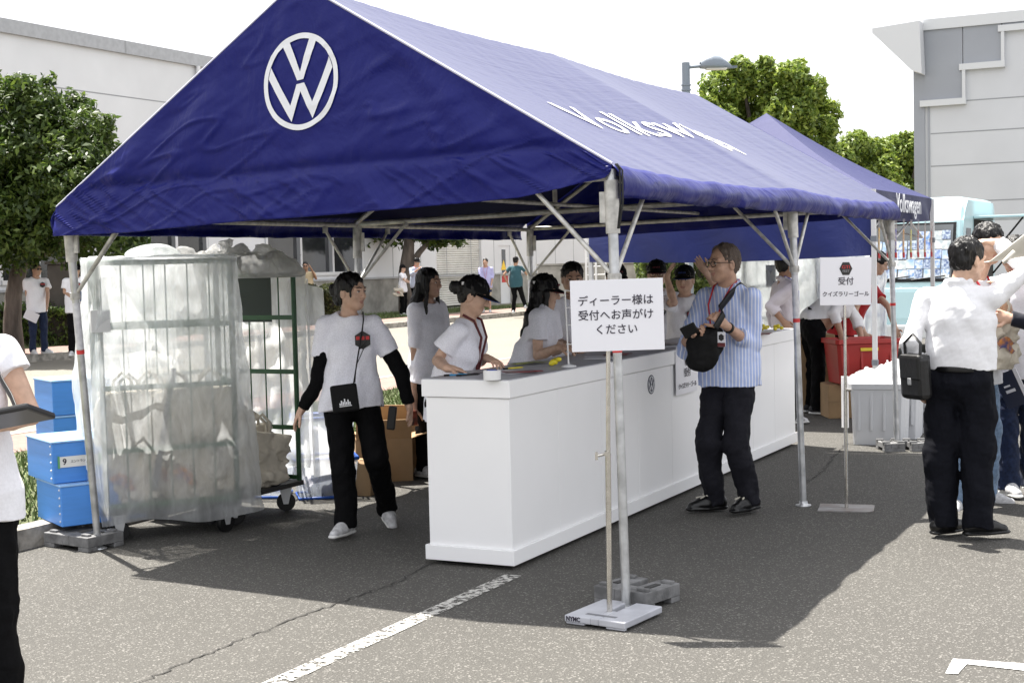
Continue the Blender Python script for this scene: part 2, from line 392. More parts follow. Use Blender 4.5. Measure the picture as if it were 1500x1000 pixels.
mb = MB().box((x0 - .02, YR - .05, 0), (x0 + .26, YR, zt)); 
mb.box((x0 + .33, YR - .03, 0), (x0 + .38, YR, zt)); PR(mb, 'corner_post', rdm)
mb = MB()
for z in (1.9, 2.95, 3.9, 4.75, 5.55): mb.box((x0 + .4, YR - .004, z), (22, YR, z + .03))
PR(mb, 'panel_joints', lineM)
cxx, czz = xr(1285, 53); c2x, c2z = xr(1352, 112)
mb = MB().prism([(cxx, czz), (cxx, czz + .12), (x0 + .25, czz + .20), (x0 + .3, c2z), (x0 + .05, c2z + .1)], 0, .5, Matrix(((1, 0, 0, 0), (0, 0, 1, YR - .6), (0, 1, 0, 0), (0, 0, 0, 1))))
PR(mb, 'canopy_fin', rcm)
mb = MB().box((x0 - .4, YR - .08, czz + .16), (x0 - .022, YR + 1, zt - .1)); PR(mb, 'parapet_end', rcm)

# ------------------------------------------------------------------ trees, hedges, lamp
barkm = mat('bark', (.12, .10, .085), .95, var=.5, vscale=6, bump=1, bscale=18, stretch=(1, 1, .25), bdist=.03)
def leafmat(nm, c, isl):
    m, n, L, b = nodes_mat(nm)
    g = n.new('ShaderNodeNewGeometry'); hv = n.new('ShaderNodeHueSaturation'); mr = n.new('ShaderNodeMapRange'); mr.inputs[3].default_value = 1 - isl; mr.inputs[4].default_value = 1 + isl
    L.new(g.outputs['Random Per Island'], mr.inputs[0]); L.new(mr.outputs[0], hv.inputs['Value']); hv.inputs['Color'].default_value = (*c, 1)
    mh = n.new('ShaderNodeMapRange'); mh.inputs[3].default_value = .52; mh.inputs[4].default_value = .475; L.new(g.outputs['Random Per Island'], mh.inputs[0]); L.new(mh.outputs[0], hv.inputs['Hue'])
    L.new(hv.outputs[0], b.inputs['Base Color']); b.inputs['Roughness'].default_value = .5
    tr = n.new('ShaderNodeBsdfTranslucent'); L.new(hv.outputs[0], tr.inputs[0]); mx = n.new('ShaderNodeMixShader'); mx.inputs[0].default_value = .4
    out = n['Material Output']; L.new(b.outputs[0], mx.inputs[1]); L.new(tr.outputs[0], mx.inputs[2]); L.new(mx.outputs[0], out.inputs[0]); return m
def leaves(lobes, n, size, seed, shell=.55, aspect=.42):
    g = np.random.default_rng(seed); lob = np.array(lobes, float); wts = lob[:, 3] ** 2; wts /= wts.sum()
    idx = g.choice(len(lob), n, p=wts); d = g.normal(size=(n, 3)); d /= np.linalg.norm(d, axis=1)[:, None]
    r = lob[idx, 3] * (shell + (1 - shell) * g.random(n) ** .5) * (1 + .16 * fbm(d * 2.2 + lob[idx, :3], 1.6, 2, seed))
    sq = np.ones((n, 3)); sq[:, 2] = .82
    c = lob[idx, :3] + d * r[:, None] * sq
    nrm = d * .6 + g.normal(size=(n, 3)) * .6 + np.array([0, 0, .5]); nrm /= np.linalg.norm(nrm, axis=1)[:, None]
    t = np.cross(nrm, g.normal(size=(n, 3))); t /= np.linalg.norm(t, axis=1)[:, None]; b = np.cross(nrm, t)
    s = size * g.uniform(.6, 1.35, n)[:, None]
    V = np.stack([c - t * s, c + b * s * aspect + nrm * s * .15, c + t * s, c - b * s * aspect + nrm * s * .15], 1).reshape(-1, 3)
    me = bpy.data.meshes.new('crown'); me.vertices.add(4 * n); me.vertices.foreach_set('co', V.ravel()); me.loops.add(4 * n); me.loops.foreach_set('vertex_index', np.arange(4 * n)); me.polygons.add(n); me.polygons.foreach_set('loop_start', np.arange(0, 4 * n, 4)); me.polygons.foreach_set('loop_total', np.full(n, 4)); me.update(calc_edges=True); return me
def tree(name, base, trunk, limbs, lobes, n, size, lm, label, seed, group=None, shell=.55):
    o = empty(name, base, 0, label, 'tree', group)
    mb = MB(); mb.tube(trunk[0], trunk[1], 10)
    for pts, r in limbs: mb.tube(pts, r, 7)
    mb.build('trunk', barkm, o)
    me = leaves(lobes, n, size, seed, shell); me.materials.append(lm); link('crown', me, o); return o
def F2S(v): return Vector((v[0] * ct - v[1] * st, v[0] * st + v[1] * ct, v[2]))
leafD = leafmat('podocarpus_leaf', (.062, .105, .018), .6); leafL = leafmat('camphor_leaf', (.165, .235, .035), .45)
# left tree: lobes given as (px, py, radius m) at its depth
def crown_from(pxl, dep, base, jit, seed):
    g = np.random.default_rng(seed); out = []
    for px, py, r in pxl:
        p = at(px, py, dep + g.uniform(-jit, jit)) - Vector(base); out.append((p.x, p.y, p.z, r))
        for _ in range(3):
            d = g.normal(size=3); d /= np.linalg.norm(d); q = r * g.uniform(.22, .42); out.append((p.x + d[0] * r, p.y + d[1] * r, p.z + d[2] * r * .9, q))
    return out
tb0 = at(20, 512, 27.2); tb0.z = .13
pts = [(20, 505), (18, 470), (20, 430), (28, 393), (45, 350), (50, 300)]
tk = [at(x, y, 27.2) - tb0 for x, y in pts]; tk[0].z = -.05
lob = crown_from([(-60, 300, 1.0), (-20, 240, .9), (10, 175, .85), (50, 150, .55), (95, 175, .6), (70, 215, .8), (125, 190, .5), (140, 230, .55), (110, 260, .85), (60, 290, .9), (145, 270, .55), (20, 320, .85), (95, 330, .75), (145, 330, .6), (30, 365, .5), (-40, 350, .8), (115, 365, .45), (160, 245, .3), (30, 130, .35), (110, 160, .35), (-70, 200, .9), (175, 350, .45), (195, 340, .35)], 26.5, tb0, .9, 3)
tree('broadleaf_tree', tb0, (tk, [.21, .17, .155, .15, .12, .08]), [([tk[3], tk[3] + F2S((.9, .2, .6)), tk[3] + F2S((1.5, .3, 1.2))], [.1, .07, .03]), ([tk[4], tk[4] + F2S((-.8, 0, .8))], [.09, .04]), ([tk[5], tk[5] + F2S((.2, 0, 1.6))], [.08, .03])], lob, 44000, .07, leafD, 'dark green leaning tree behind the man in sunglasses at left', 5, shell=.5)
def big_tree(dep, pxl, basepx, n, size, lm, label, seed, rscale=1.):
    b = at(basepx, 380, dep); b.z = 0
    lobs = crown_from([(x, y, r * rscale) for x, y, r in pxl], dep, b, 1.5, seed)
    top = max(l[2] for l in lobs); g = np.random.default_rng(seed)
    limbs = [([Vector((0, 0, top * .4)), Vector(l[:3]) * .6 + Vector((0, 0, top * .15)), Vector(l[:3])], [.16, .1, .04]) for l in [l for l in lobs if l[3] > .55][::2]]
    return tree('broadleaf_tree', b, ([(0, 0, -.1), (.1, 0, top * .3), (0, .1, top * .6)], [.4, .32, .2]), limbs, lobs, n, size, lm, label, seed)
big_tree(56, [(1040, 170, 1.0), (1060, 130, .9), (1085, 105, .6), (1115, 115, .75), (1150, 115, .7), (1165, 105, .5), (1190, 130, .6), (1205, 165, .7), (1100, 150, 1.0), (1150, 165, 1.1), (1070, 180, .9), (1120, 200, 1.0), (1190, 200, .9), (1170, 235, 1.0), (1205, 225, .6), (1030, 210, .9), (1090, 230, 1.0), (1140, 260, .9), (1215, 190, .35)], 1125, 46000, .12, leafL, 'tall bright green tree with rounded crown behind the street lamp', 11, 1.0)
big_tree(72, [(1235, 235, 1.0), (1255, 215, .8), (1280, 225, .9), (1245, 262, 1.1), (1285, 260, 1.0), (1220, 262, .8), (1265, 280, 1.0), (1300, 275, .7)], 1258, 20000, .14, leafL, 'rounded green tree farther back, right of the tall one', 12, 1.1)
big_tree(76, [(1310, 215, .7), (1328, 225, .9), (1345, 220, .9), (1312, 245, .9), (1335, 260, 1.1), (1320, 285, 1.0), (1360, 250, 1.0)], 1325, 16000, .14, leafL, 'green tree partly behind the left corner of the panel building', 13, 1.1)
st0 = at(597, 461, 45.5); st0.z = .13
tk = [at(x, y, 45.5) - st0 for x, y in ((597, 463), (595, 430), (594, 400), (598, 370), (600, 345), (604, 320))]; tk[0].z = -.1
lob = crown_from([(570, 330, .8), (600, 322, .9), (640, 330, .8), (660, 345, .3), (585, 300, 1.2), (625, 300, 1.2), (645, 352, .22), (672, 350, .3)], 45.5, st0, .6, 9)
tree('broadleaf_tree', st0, (tk, [.3, .26, .23, .2, .15, .1]), [([tk[2], tk[3] + F2S((.35, 0, 0)), tk[4] + F2S((.9, 0, .1))], [.14, .1, .05])], lob, 7000, .11, leafD, 'small tree with forked trunk behind the couple in dark caps', 21)

def hedge(label, px0, px1, ytop, dep, th, zb, lm, n, size, name='hedge', cat='hedge'):
    a = at(px0, ytop, dep); b = at(px1, ytop, dep); wdt = (b - a).length; h = (a.z + b.z) / 2 - zb
    o = empty(name, ((a.x + b.x) / 2, (a.y + b.y) / 2, zb), TH, label, cat)
    g = np.random.default_rng(n); k = n
    face = g.choice(3, k, p=[.5, .3, .2]); P = np.stack([g.uniform(-wdt / 2, wdt / 2, k), g.uniform(0, th, k), g.uniform(0, h, k)], 1)
    P[face == 0, 1] = g.uniform(0, .12, (face == 0).sum()); P[face == 1, 2] = h - g.uniform(0, .12, (face == 1).sum())
    s = (face == 2); P[s, 0] = np.sign(P[s, 0]) * (wdt / 2 - g.uniform(0, .1, s.sum()))
    P += .05 * fbm(P, 3, 2, 4)[:, None]
    nr = g.normal(size=(k, 3)); nr /= np.linalg.norm(nr, axis=1)[:, None]; t = np.cross(nr, g.normal(size=(k, 3))); t /= np.linalg.norm(t, axis=1)[:, None]; bb = np.cross(nr, t); s = size * g.uniform(.6, 1.3, k)[:, None]
    V = np.stack([P - t * s, P + bb * s * .5, P + t * s, P - bb * s * .5], 1).reshape(-1, 3)
    mb = MB(); mb.add(V.tolist(), [(4 * i, 4 * i + 1, 4 * i + 2, 4 * i + 3) for i in range(k)]); mb.build('foliage', lm, o)
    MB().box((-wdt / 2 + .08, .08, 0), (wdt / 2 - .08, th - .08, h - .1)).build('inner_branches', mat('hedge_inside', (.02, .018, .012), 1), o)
    return o
leafH = leafmat('hedge_leaf', (.05, .06, .018), .5)
hedge('clipped square hedge in front of the man in beige', 428, 492, 421, 38, 1.6, .13, leafH, 6000, .05)
hedge('dark low hedge behind the man in sunglasses', -160, 235, 448, 30, 1.2, .13, leafD, 9000, .05)
hedge('leafy green hedge seen between the capped staff', 942, 1085, 370, 36, 2, .1, leafmat('hedge_leaf_light', (.09, .13, .03), .5), 9000, .08)
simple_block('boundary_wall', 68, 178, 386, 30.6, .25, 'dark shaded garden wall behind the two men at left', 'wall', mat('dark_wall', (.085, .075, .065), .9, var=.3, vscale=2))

lp = at(1008, 300, 30); lp.z = 0
sl = empty('street_lamp', lp, TH, 'grey street lamp rising behind the large blue tent', 'street lamp')
gm = mat('lamp_grey', (.20, .23, .27), .45, metal=.2)
hz = at(1008, 92, 30).z
MB().tube([(0, 0, 0), (0, 0, hz)], .085, 14).build('pole', gm, sl)
mb = MB().tube([(0, 0, hz - .1), (.32, 0, hz - .08)], .035, 10); 
for k in (.55, .45): mb.tube([(0, 0, hz - k), (0, 0, hz - k - .03)], .105, 14)
mb.build('arm', gm, sl)
mb = MB()
prof = [(0, .10), (.12, .19), (.3, .235), (.48, .2), (.62, .12), (.78, .0), (.92, -.06)]
def lampf(u, v):
    i = u * 6; k = min(5, int(i)); f = i - k; x = prof[k][0] * (1 - f) + prof[k + 1][0] * f; zt = prof[k][1] * (1 - f) + prof[k + 1][1] * f; zb = -.05 - .02 * math.sin(u * 3.1)
    a = v * 2 * math.pi; wv = .17 * math.sin(max(.02, min(1, u * 1.1 + .12)) * math.pi) ** .5
    return (.3 + x * .85, wv * math.cos(a), hz - .08 + (zt if math.sin(a) > 0 else zb) * abs(math.sin(a)) ** .7)
mb.grid(lampf, 18, 20); mb.build('lamp_head', gm, sl)
MB().box((.42, -.11, hz - .16), (.85, .11, hz - .135)).build('lamp_glass', mat('lamp_glass', (.55, .54, .5), .3), sl)
# ------------------------------------------------------------------ the big blue event tent
def vinyl(name, col, rough, folds, fs, stretch=(1, 1, 1)):
    m, n, L, b = nodes_mat(name)
    b.inputs['Base Color'].default_value = (*col, 1); b.inputs['Roughness'].default_value = rough; b.inputs['Specular IOR Level'].default_value = .5
    tc = n.new('ShaderNodeTexCoord'); mp = n.new('ShaderNodeMapping'); mp.inputs['Scale'].default_value = stretch; L.new(tc.outputs['Object'], mp.inputs[0])
    t1 = n.new('ShaderNodeTexNoise'); t1.inputs['Scale'].default_value = fs; t1.inputs['Detail'].default_value = 4; t1.inputs['Distortion'].default_value = 1.2
    t2 = n.new('ShaderNodeTexNoise'); t2.inputs['Scale'].default_value = fs * 6; t2.inputs['Detail'].default_value = 3
    L.new(mp.outputs[0], t1.inputs['Vector']); L.new(tc.outputs['Object'], t2.inputs['Vector'])
    a = n.new('ShaderNodeMath'); a.operation = 'MULTIPLY_ADD'; a.inputs[1].default_value = .12; L.new(t2.outputs[0], a.inputs[0]); L.new(t1.outputs[0], a.inputs[2])
    bp = n.new('ShaderNodeBump'); bp.inputs['Strength'].default_value = folds; bp.inputs['Distance'].default_value = .04; L.new(a.outputs[0], bp.inputs['Height']); L.new(bp.outputs[0], b.inputs['Normal'])
    return m
NAVY = (.007, .010, .085); NAVYG = (.005, .008, .125)
vroof = vinyl('blue_vinyl_roof', NAVY, .30, .22, 3.5, (3, .35, 3)); vgab = vinyl('blue_vinyl_gable', NAVYG, .42, .85, 2.6, (1, 1, .6)); vgab.node_tree.nodes['Principled BSDF'].inputs['Specular IOR Level'].default_value = .22
whitecloth = mat('white_print', (.72, .73, .76), .5)
steel = mat('galvanised_steel', (.52, .53, .54), .38, metal=.75, var=.25, vscale=14, bump=.05, bscale=120)
dullsteel = mat('dull_steel', (.50, .49, .46), .5, metal=.4, var=.3, vscale=20)
blackm = mat('black_plastic', (.006, .006, .0065), .45, spec=.35)
redm = mat('red_tape', (.55, .03, .03), .5)
tent = empty('event_tent', (-.84, 2.4, 0), 0, 'large navy blue gabled event tent with white round emblem over the white counter', 'tent')
OT = Vector((.84, -2.4, 0))
def PT(mb, name, m, par=None, **k):
    o = mb.build(name, m, par or tent, **k)
    if par is None: o.location = OT
    return o
XL, XRr, XRG, YF, YBk = -2.52, .84, -.845, -.56, 5.32
ZE, ZEL, ZRG = 2.03, 1.97, 3.03
POSTY = (YF, 2.40, YBk)
def sag(y):
    t = ((y - YF) / (2.4 - YF)) if y < 2.4 else ((y - 2.4) / (YBk - 2.4)); return math.sin(math.pi * max(0, min(1, t)))
rws = np.random.default_rng(5)
def slope_pt(u, v, side):
    y = YF + (YBk - YF) * u
    x = XRG + ((XRr if side > 0 else XL) - XRG) * v; z = ZRG + ((ZE if side > 0 else ZEL) - ZRG) * v
    s = sag(y); d = -.050 * s * math.sin(math.pi * min(1, v * .9 + .05)) - .018 * s
    d += .0012 * math.sin(y * 30 + v * 14 + 2 * math.sin(y * 7)) * (1 - v) + .003 * float(fbm(np.array([y * 2.5, v * .8, side]), 2.2, 2, 4)) * v
    return Vector((x + side * d * .45 * v, y, z + d))
def val_pt(u, v, side):
    e = slope_pt(u, 1, side); y = e.y; s = sag(y)
    f = .020 * float(fbm(np.array([y * 3.2 + v * .5, v * .35, side]), 2.0, 3, 6))
    drop = .15 - .02 * s
    return Vector((e.x + side * (.035 * math.sin(v * 1.6) + f * v * (.4 + .6 * s) + .03 * math.sin(math.pi * v)), y, e.z - drop * v))
mb = MB()
for sd_ in (1, -1):
    mb.grid(lambda u, v: slope_pt(u, v, sd_), 150, 26, 0)
PT(mb, 'canopy', vroof)
undershade_m = mat('vinyl_underside_shade', (.005, .006, .03), .9, spec=.08)  # added inner layer of the same vinyl, underside shade put into its darker colour
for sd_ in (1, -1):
    mb = MB().grid(lambda u, v: slope_pt(u, .004 + .99 * v, sd_) - Vector((0, 0, .012)), 60, 12); PT(mb, 'canopy_shade_layer', undershade_m)
for sd_ in (1, -1):
    mb = MB(); mb.grid(lambda u, v: val_pt(u, v, sd_), 260, 8, 0); PT(mb, 'valance', vgab, solid=.003)
hx = [-2.52, -1.95, -1.3, -.83, -.23, .37, .60, .70, .80, .84]; hzv = [1.81, 1.815, 1.845, 1.855, 1.876, 1.90, 1.935, 1.955, 1.968, 2.0]
def gable_disp(x, z, topz, botz):
    # folds hanging from the ridge and creases above the hem
    ang = math.atan2(x - XRG, 3.35 - z); h = max(0, min(1, (z - botz) / (topz - botz + 1e-6))); edge = min(1, max(0, (topz - z) / .12)) * 1.
    d = .011 * math.sin(ang * 21 + 1.6 * math.sin(ang * 8)) * edge * min(1, (3.1 - z) / .6) * (.35 + .65 * h)
    q = np.array([x * .9 + z * .9, 0, z * 1.9 - x * .9]); d += .008 * float(fbm(q, 2.2, 3, 3)) * edge
    r_ = abs(float(fbm(np.array([x * 1.3 - z * 2.2, 0, x * .5 + z * .6]), 2.6, 2, 8))); d += .012 * max(0, 1 - r_ * 5) * edge      # sharp creases
    d -= .020 * math.exp(-((z - 2.10 - .025 * (x + .8)) / .03) ** 2) * edge      # the tie beam pressing behind the cloth
    if z < 2.1:
        d += .012 * math.sin(x * 13 + z * 15) * math.sin(x * 5.1 + 1) * (2.1 - z) / .3
        r2 = abs(float(fbm(np.array([x * 2.2 + z * 3.4, 0, z * .8]), 3.0, 2, 12))); d += .012 * max(0, 1 - r2 * 4)
    em = math.hypot(x + .838, z - 2.532); d *= .35 + .65 * max(0, min(1, (em - .22) / .25))
    return d
def gable_pt(u, v, Y=YF, sgn=-1):
    x = XL + (XRr - XL) * u
    tz = ZRG + (ZE - ZRG) * (x - XRG) / (XRr - XRG) if x > XRG else ZRG + (ZEL - ZRG) * (x - XRG) / (XL - XRG)
    bz = float(np.interp(x, hx, hzv)); z = tz + (bz - tz) * v
    return Vector((x, Y + sgn * (.012 + gable_disp(x, z, tz, bz) + .05 * max(0, (2.05 - z)) ), z))
mb = MB(); mb.grid(lambda u, v: gable_pt(u, v), 190, 90); PT(mb, 'gable_cloth', vgab, solid=.003)
mb = MB(); mb.grid(lambda u, v: gable_pt(u, v, YBk, 1), 60, 30); PT(mb, 'gable_cloth', vgab, solid=.003)
# white piping along the front rake edges
edge = MB(); edge.tube([Vector((XRG, YF - .012, ZRG + .004)), Vector((XRr, YF - .012, ZE + .004))], .007, 6); edge.tube([Vector((XRG, YF - .012, ZRG + .004)), Vector((XL, YF - .012, ZEL + .004))], .005, 6); PT(edge, 'edge_piping', mat('pale_piping', (.5, .5, .62), .5))
# round emblem on the gable, following the folds of the cloth
def emblem(mapf, n=72):
    mb = MB(); 
    ro, ri = 1., .885
    V = [mapf(r * math.cos(2 * math.pi * k / n), r * math.sin(2 * math.pi * k / n)) for r in (ro, .94, ri) for k in range(n)]
    mb.add(V, [(i * n + k, i * n + (k + 1) % n, (i + 1) * n + (k + 1) % n, (i + 1) * n + k) for i in (0, 1) for k in range(n)], 0)
    def quad(a, b, c, d, m=10):
        f = lambda u, v: mapf(*[(a[i] * (1 - u) + b[i] * u) * (1 - v) + (d[i] * (1 - u) + c[i] * u) * v for i in (0, 1)]); mb.grid(f, m, 4, 0, False)
    for s in (1, -1):
        S = lambda p: (p[0] * s, p[1])
        quad(S((.27, .86)), S((.0, .20)), S((.095, .035)), S((.44, .80))); quad(S((0, .20)), S((-.0, .035)), S((.05, .035)), S((.095, .035)), 3)
        quad(S((.855, .17)), S((.29, -.80)), S((.30, -.46)), S((.78, .40))); quad(S((.29, -.80)), S((0, -.20)), S((.115, -.04)), S((.30, -.46)))
        quad(S((0, -.20)), S((0, -.04)), S((.06, -.04)), S((.115, -.04)), 3)
    return mb
def gmap(a, b):
    x = -.838 + .228 * a; z = 2.532 + .240 * b + .018 * a
    tz = ZRG + (ZE - ZRG) * (x - XRG) / (XRr - XRG) if x > XRG else ZRG + (ZEL - ZRG) * (x - XRG) / (XL - XRG); bz = float(np.interp(x, hx, hzv))
    return Vector((x, YF - (.012 + gable_disp(x, z, tz, bz)) - .009, z))
PT(emblem(gmap), 'emblem', whitecloth)
# name lettering on the right roof slope
sl_ = math.atan2(ZRG - ZE, XRr - XRG)
M = Matrix(((0, -math.cos(sl_), math.sin(sl_), .0), (1, 0, 0, .0), (0, math.sin(sl_), math.cos(sl_), 0), (0, 0, 0, 1)))
lt = text('Volkswagen', .44, Matrix.Identity(4), mat('white_roof_print', (.85, .85, .86), .45), tent, bold=0., align='LEFT', yal='BOTTOM_BASELINE', extrude=0, sx=1.34)
bmv = bmesh.new(); bmv.from_mesh(lt.data); bmesh.ops.triangulate(bmv, faces=bmv.faces[:]); bmesh.ops.subdivide_edges(bmv, edges=[e for e in bmv.edges if e.calc_length() > .05], cuts=4, use_grid_fill=True)
for v in bmv.verts:
    yy = .60 + v.co.x; vv = .640 - (v.co.y) / math.hypot(XRr - XRG, ZRG - ZE); p = slope_pt((yy - YF) / (YBk - YF), vv, 1); v.co = p + Vector((math.sin(sl_), 0, math.cos(sl_))) * .004
bmv.to_mesh(lt.data); bmv.free(); lt.location = OT
# frame
posts = []
for i, y in enumerate(POSTY):
    for sx, xx, ze in ((1, .82, ZE), (-1, -2.47, ZEL)):
        bx = xx + sx * .05 if i < 2 or sx < 0 else xx + .03
        by = y + (-.02 if i == 0 else 0)
        if sx < 0 and i == 0: bx, by = -2.55, -.42
        top = Vector((xx, y + (.02 if i == 0 else -.02 if i == 2 else 0), ze - .02)); bot = Vector((bx, by + (.1 if (sx < 0 and i == 0) else 0), .01)); L_ = lambda t: bot.lerp(top, t)
        mb = MB().tube([bot, L_(.74)], .021, 14); mb.tube([L_(.74), L_(.80)], .0235, 14, 0); mb.tube([L_(.80), top], .0235, 14)
        mb.lathe([(.05, 0), (.05, .006), (.028, .012), (.026, .03)], 14, 0, Matrix.Translation((bot.x, bot.y, 0.002)))
        po = PT(mb, 'post', steel)
        s2 = MB().tube([L_(.855), L_(.975)], .033, 14); q = L_(.915); s2.cbox((q.x - sx * .035, q.y, q.z), (.05, .012, .14)); s2.build('sleeve', dullsteel, po)
        r2 = MB().tube([L_(.585), L_(.597)], .0225, 14, 0); r2.build('band', redm, po)
        MB().tube([L_(.60), L_(.735)], .0216, 14, 0).build('sticker', mat('silver_sticker', (.62, .62, .64), .4, col2=(.45, .45, .48), vscale=30), po)
        # braces
        q = L_(.755); MB().tube([L_(.745), L_(.765)], .029, 12).cbox(q, (.062, .018, .03)).cbox(q + Vector((0, 0, -.0015)), (.018, .062, .03)).build('bracket', dullsteel, po)
        for ddx, ddy in ((-sx * .42, 0), (0, .42), (0, -.42)):
            if (i == 0 and ddy < 0) or (i == 2 and ddy > 0): continue
            a = L_(.755); e = Vector((top.x + ddx, top.y + ddy, ze - .10 + (.04 if ddx else 0)))
            bmb = MB().tube([a, e], .0115, 8, 0); bmb.tube([e - Vector((0, 0, .02)), e + Vector((0, 0, .02))], .02, 8, 0); PT(bmb, 'brace', dullsteel)
def beam(a, b, r=.017): PT(MB().tube([a, b], r, 10), 'beam', dullsteel)
for xx, ze in ((.80, ZE), (-2.47, ZEL)):
    beam((xx, YF + .03, ze - .06), (xx, YBk - .03, ze - .06))
for y in POSTY:
    beam((-2.47, y + .06 if y < 0 else y, ZEL - .05), (.80, y + .06 if y < 0 else y, ZE - .05), .019)
    for xx, ze in ((.80, ZE), (-2.47, ZEL)): PT(MB().tube([(xx, y + (.05 if y < 0 else -.03), ze - .05), (XRG, y + (.05 if y < 0 else -.03), ZRG - .05)], .018, 10), 'rafter', dullsteel)
beam((XRG, YF + .05, ZRG - .05), (XRG, YBk - .05, ZRG - .05), .02)
beam((-.84, YF + .08, 2.0), (-.84, YBk, 2.0), .014)
for y in (YF + .06, 2.4): PT(MB().tube([(XRG, y, 2.0), (XRG, y, ZRG - .06)], .016, 8), 'king_post', dullsteel)
tie = MB(); 
for dx in (0, .012): tie.tube([(.86 + dx * .6, YF - .02, 2.03), (.885 + dx, YF - .03, 2.0), (.885 + dx, YF - .03, 1.86), (.87 + dx * .4, YF - .03, 1.74)], .0045, 6)
PT(tie, 'tie_cord', blackm)

# weights under the posts
wm = mat('cast_weight', (.17, .17, .172), .7, var=.4, vscale=12, bump=.3, bscale=60)
def weight(loc, rz, label, sz=(.36, .30, .075), cat='weight'):
    o = empty('tent_weight', loc, rz, label, cat, 'tent weights')
    w_, d_, h_ = sz; mb = MB()
    for sx in (-1, 1):
        mb.box((sx * w_ / 2 if sx < 0 else .028, -d_ / 2, .0), (-.028 if sx < 0 else w_ / 2, d_ / 2, .022)) if False else None
    # slab in U shape with slot for the post, feet and grip holes
    def slab(x0, x1, y0, y1): mb.box((x0, y0, .026), (x1, y1, h_))
    slab(-w_ / 2, -.03, -d_ / 2, d_ / 2); slab(.03, w_ / 2, -d_ / 2, d_ / 2); slab(-.03, .03, -d_ / 2, -.03)
    for fx in (-1, 1):
        for fy in (-1, 1): mb.box((fx * w_ / 2 - (.09 if fx > 0 else 0), fy * d_ / 2 - (.07 if fy > 0 else 0), 0), (fx * w_ / 2 + (.09 if fx < 0 else 0), fy * d_ / 2 + (.07 if fy < 0 else 0), .026))
    mb.build('slab', wm, o, bevel=.004)
    for fx in (-1, 1):
        for fy in (-1, 1): MB().cbox((fx * w_ * .36, fy * d_ * .36, h_ + .0065), (.06, .03, .014)).build('knob', wm, o, bevel=.003)
        MB().cbox((fx * w_ * .30, 0, h_ + .0025), (.03, .09, .006)).build('grip', mat('grip_dark', (.04, .04, .04), .8), o)
    return o
weight((-2.70, -.28, 0), R(-8), 'grey cast tent weight on the asphalt at the left front post', (.40, .26, .085))
weight((.85, -.40, 0), R(-14), 'grey cast tent weight holding the middle front post behind the sign base', (.30, .27, .085))
weight((.82, 5.22, 0), R(28), 'left one of two small grey weights at the far tent post', (.17, .26, .07))
weight((1.02, 5.30, 0), R(28), 'right one of two small grey weights at the far tent post', (.17, .26, .07))

# ------------------------------------------------------------------ white reception counter
cw = mat('white_laminate', (.86, .86, .865), .38, var=.02, vscale=2); ctop = mat('grey_counter_top', (.40, .40, .43), .4, var=.05, vscale=3)
gap = mat('counter_gap', (.10, .09, .08), .8)
ctr = empty('reception_counter', (-.265, 2.68, 0), 0, 'long white panelled reception counter under the blue tent', 'counter')
OC = Vector((.265, -2.68, 0)); CX0, CX1, CY0, CY1 = -.53, 0., 0., 5.36
def PC(mb, name, m, **k): o = mb.build(name, m, ctr, **k); o.location = OC; return o
mb = MB(); ny = 9; sy = (CY1 - CY0 - .02) / ny
for i in range(ny): mb.box((CX0 + .02, CY0 + .012 + i * sy + .0012, .105), (CX1 - .012, CY0 + .012 + (i + 1) * sy - .0012, .897))
PC(mb, 'panels', cw, bevel=.002)
PC(MB().box((CX0 + .03, CY0 + .03, .03), (CX1 - .022, CY1 - .03, .9)), 'core', gap)
PC(MB().box((CX0, CY0, .9), (CX1, CY1, .992)), 'top_band', cw, bevel=.003)
PC(MB().box((CX0 + .004, CY0 + .012, .992), (CX1 - .012, CY1 - .004, .996)), 'counter_top', ctop)
PC(MB().box((CX0, CY0 - .004, .025), (CX1 + .004, CY1, .105)), 'plinth', cw, bevel=.003)
mb = MB()
for yy in (.15, 2.6, 5.2):
    for xx in (-.43, -.1): mb.tube([(xx, yy, 0), (xx, yy, .03)], .025, 10)
PC(mb, 'feet', blackm)
ey, ez = 2.02, .80
disc = MB(); disc.prism([(.062 * math.cos(2 * math.pi * k / 40), .062 * math.sin(2 * math.pi * k / 40)) for k in range(40)], 0, .002, Matrix(((0, 0, 1, CX1 - .012), (1, 0, 0, ey), (0, 1, 0, ez), (0, 0, 0, 1))))
PC(disc, 'emblem_disc', mat('navy_print', (.012, .016, .05), .4))
PC(emblem(lambda a, b: Vector((CX1 - .0085, ey + a * .054, ez + b * .054)), 40), 'emblem', whitecloth)
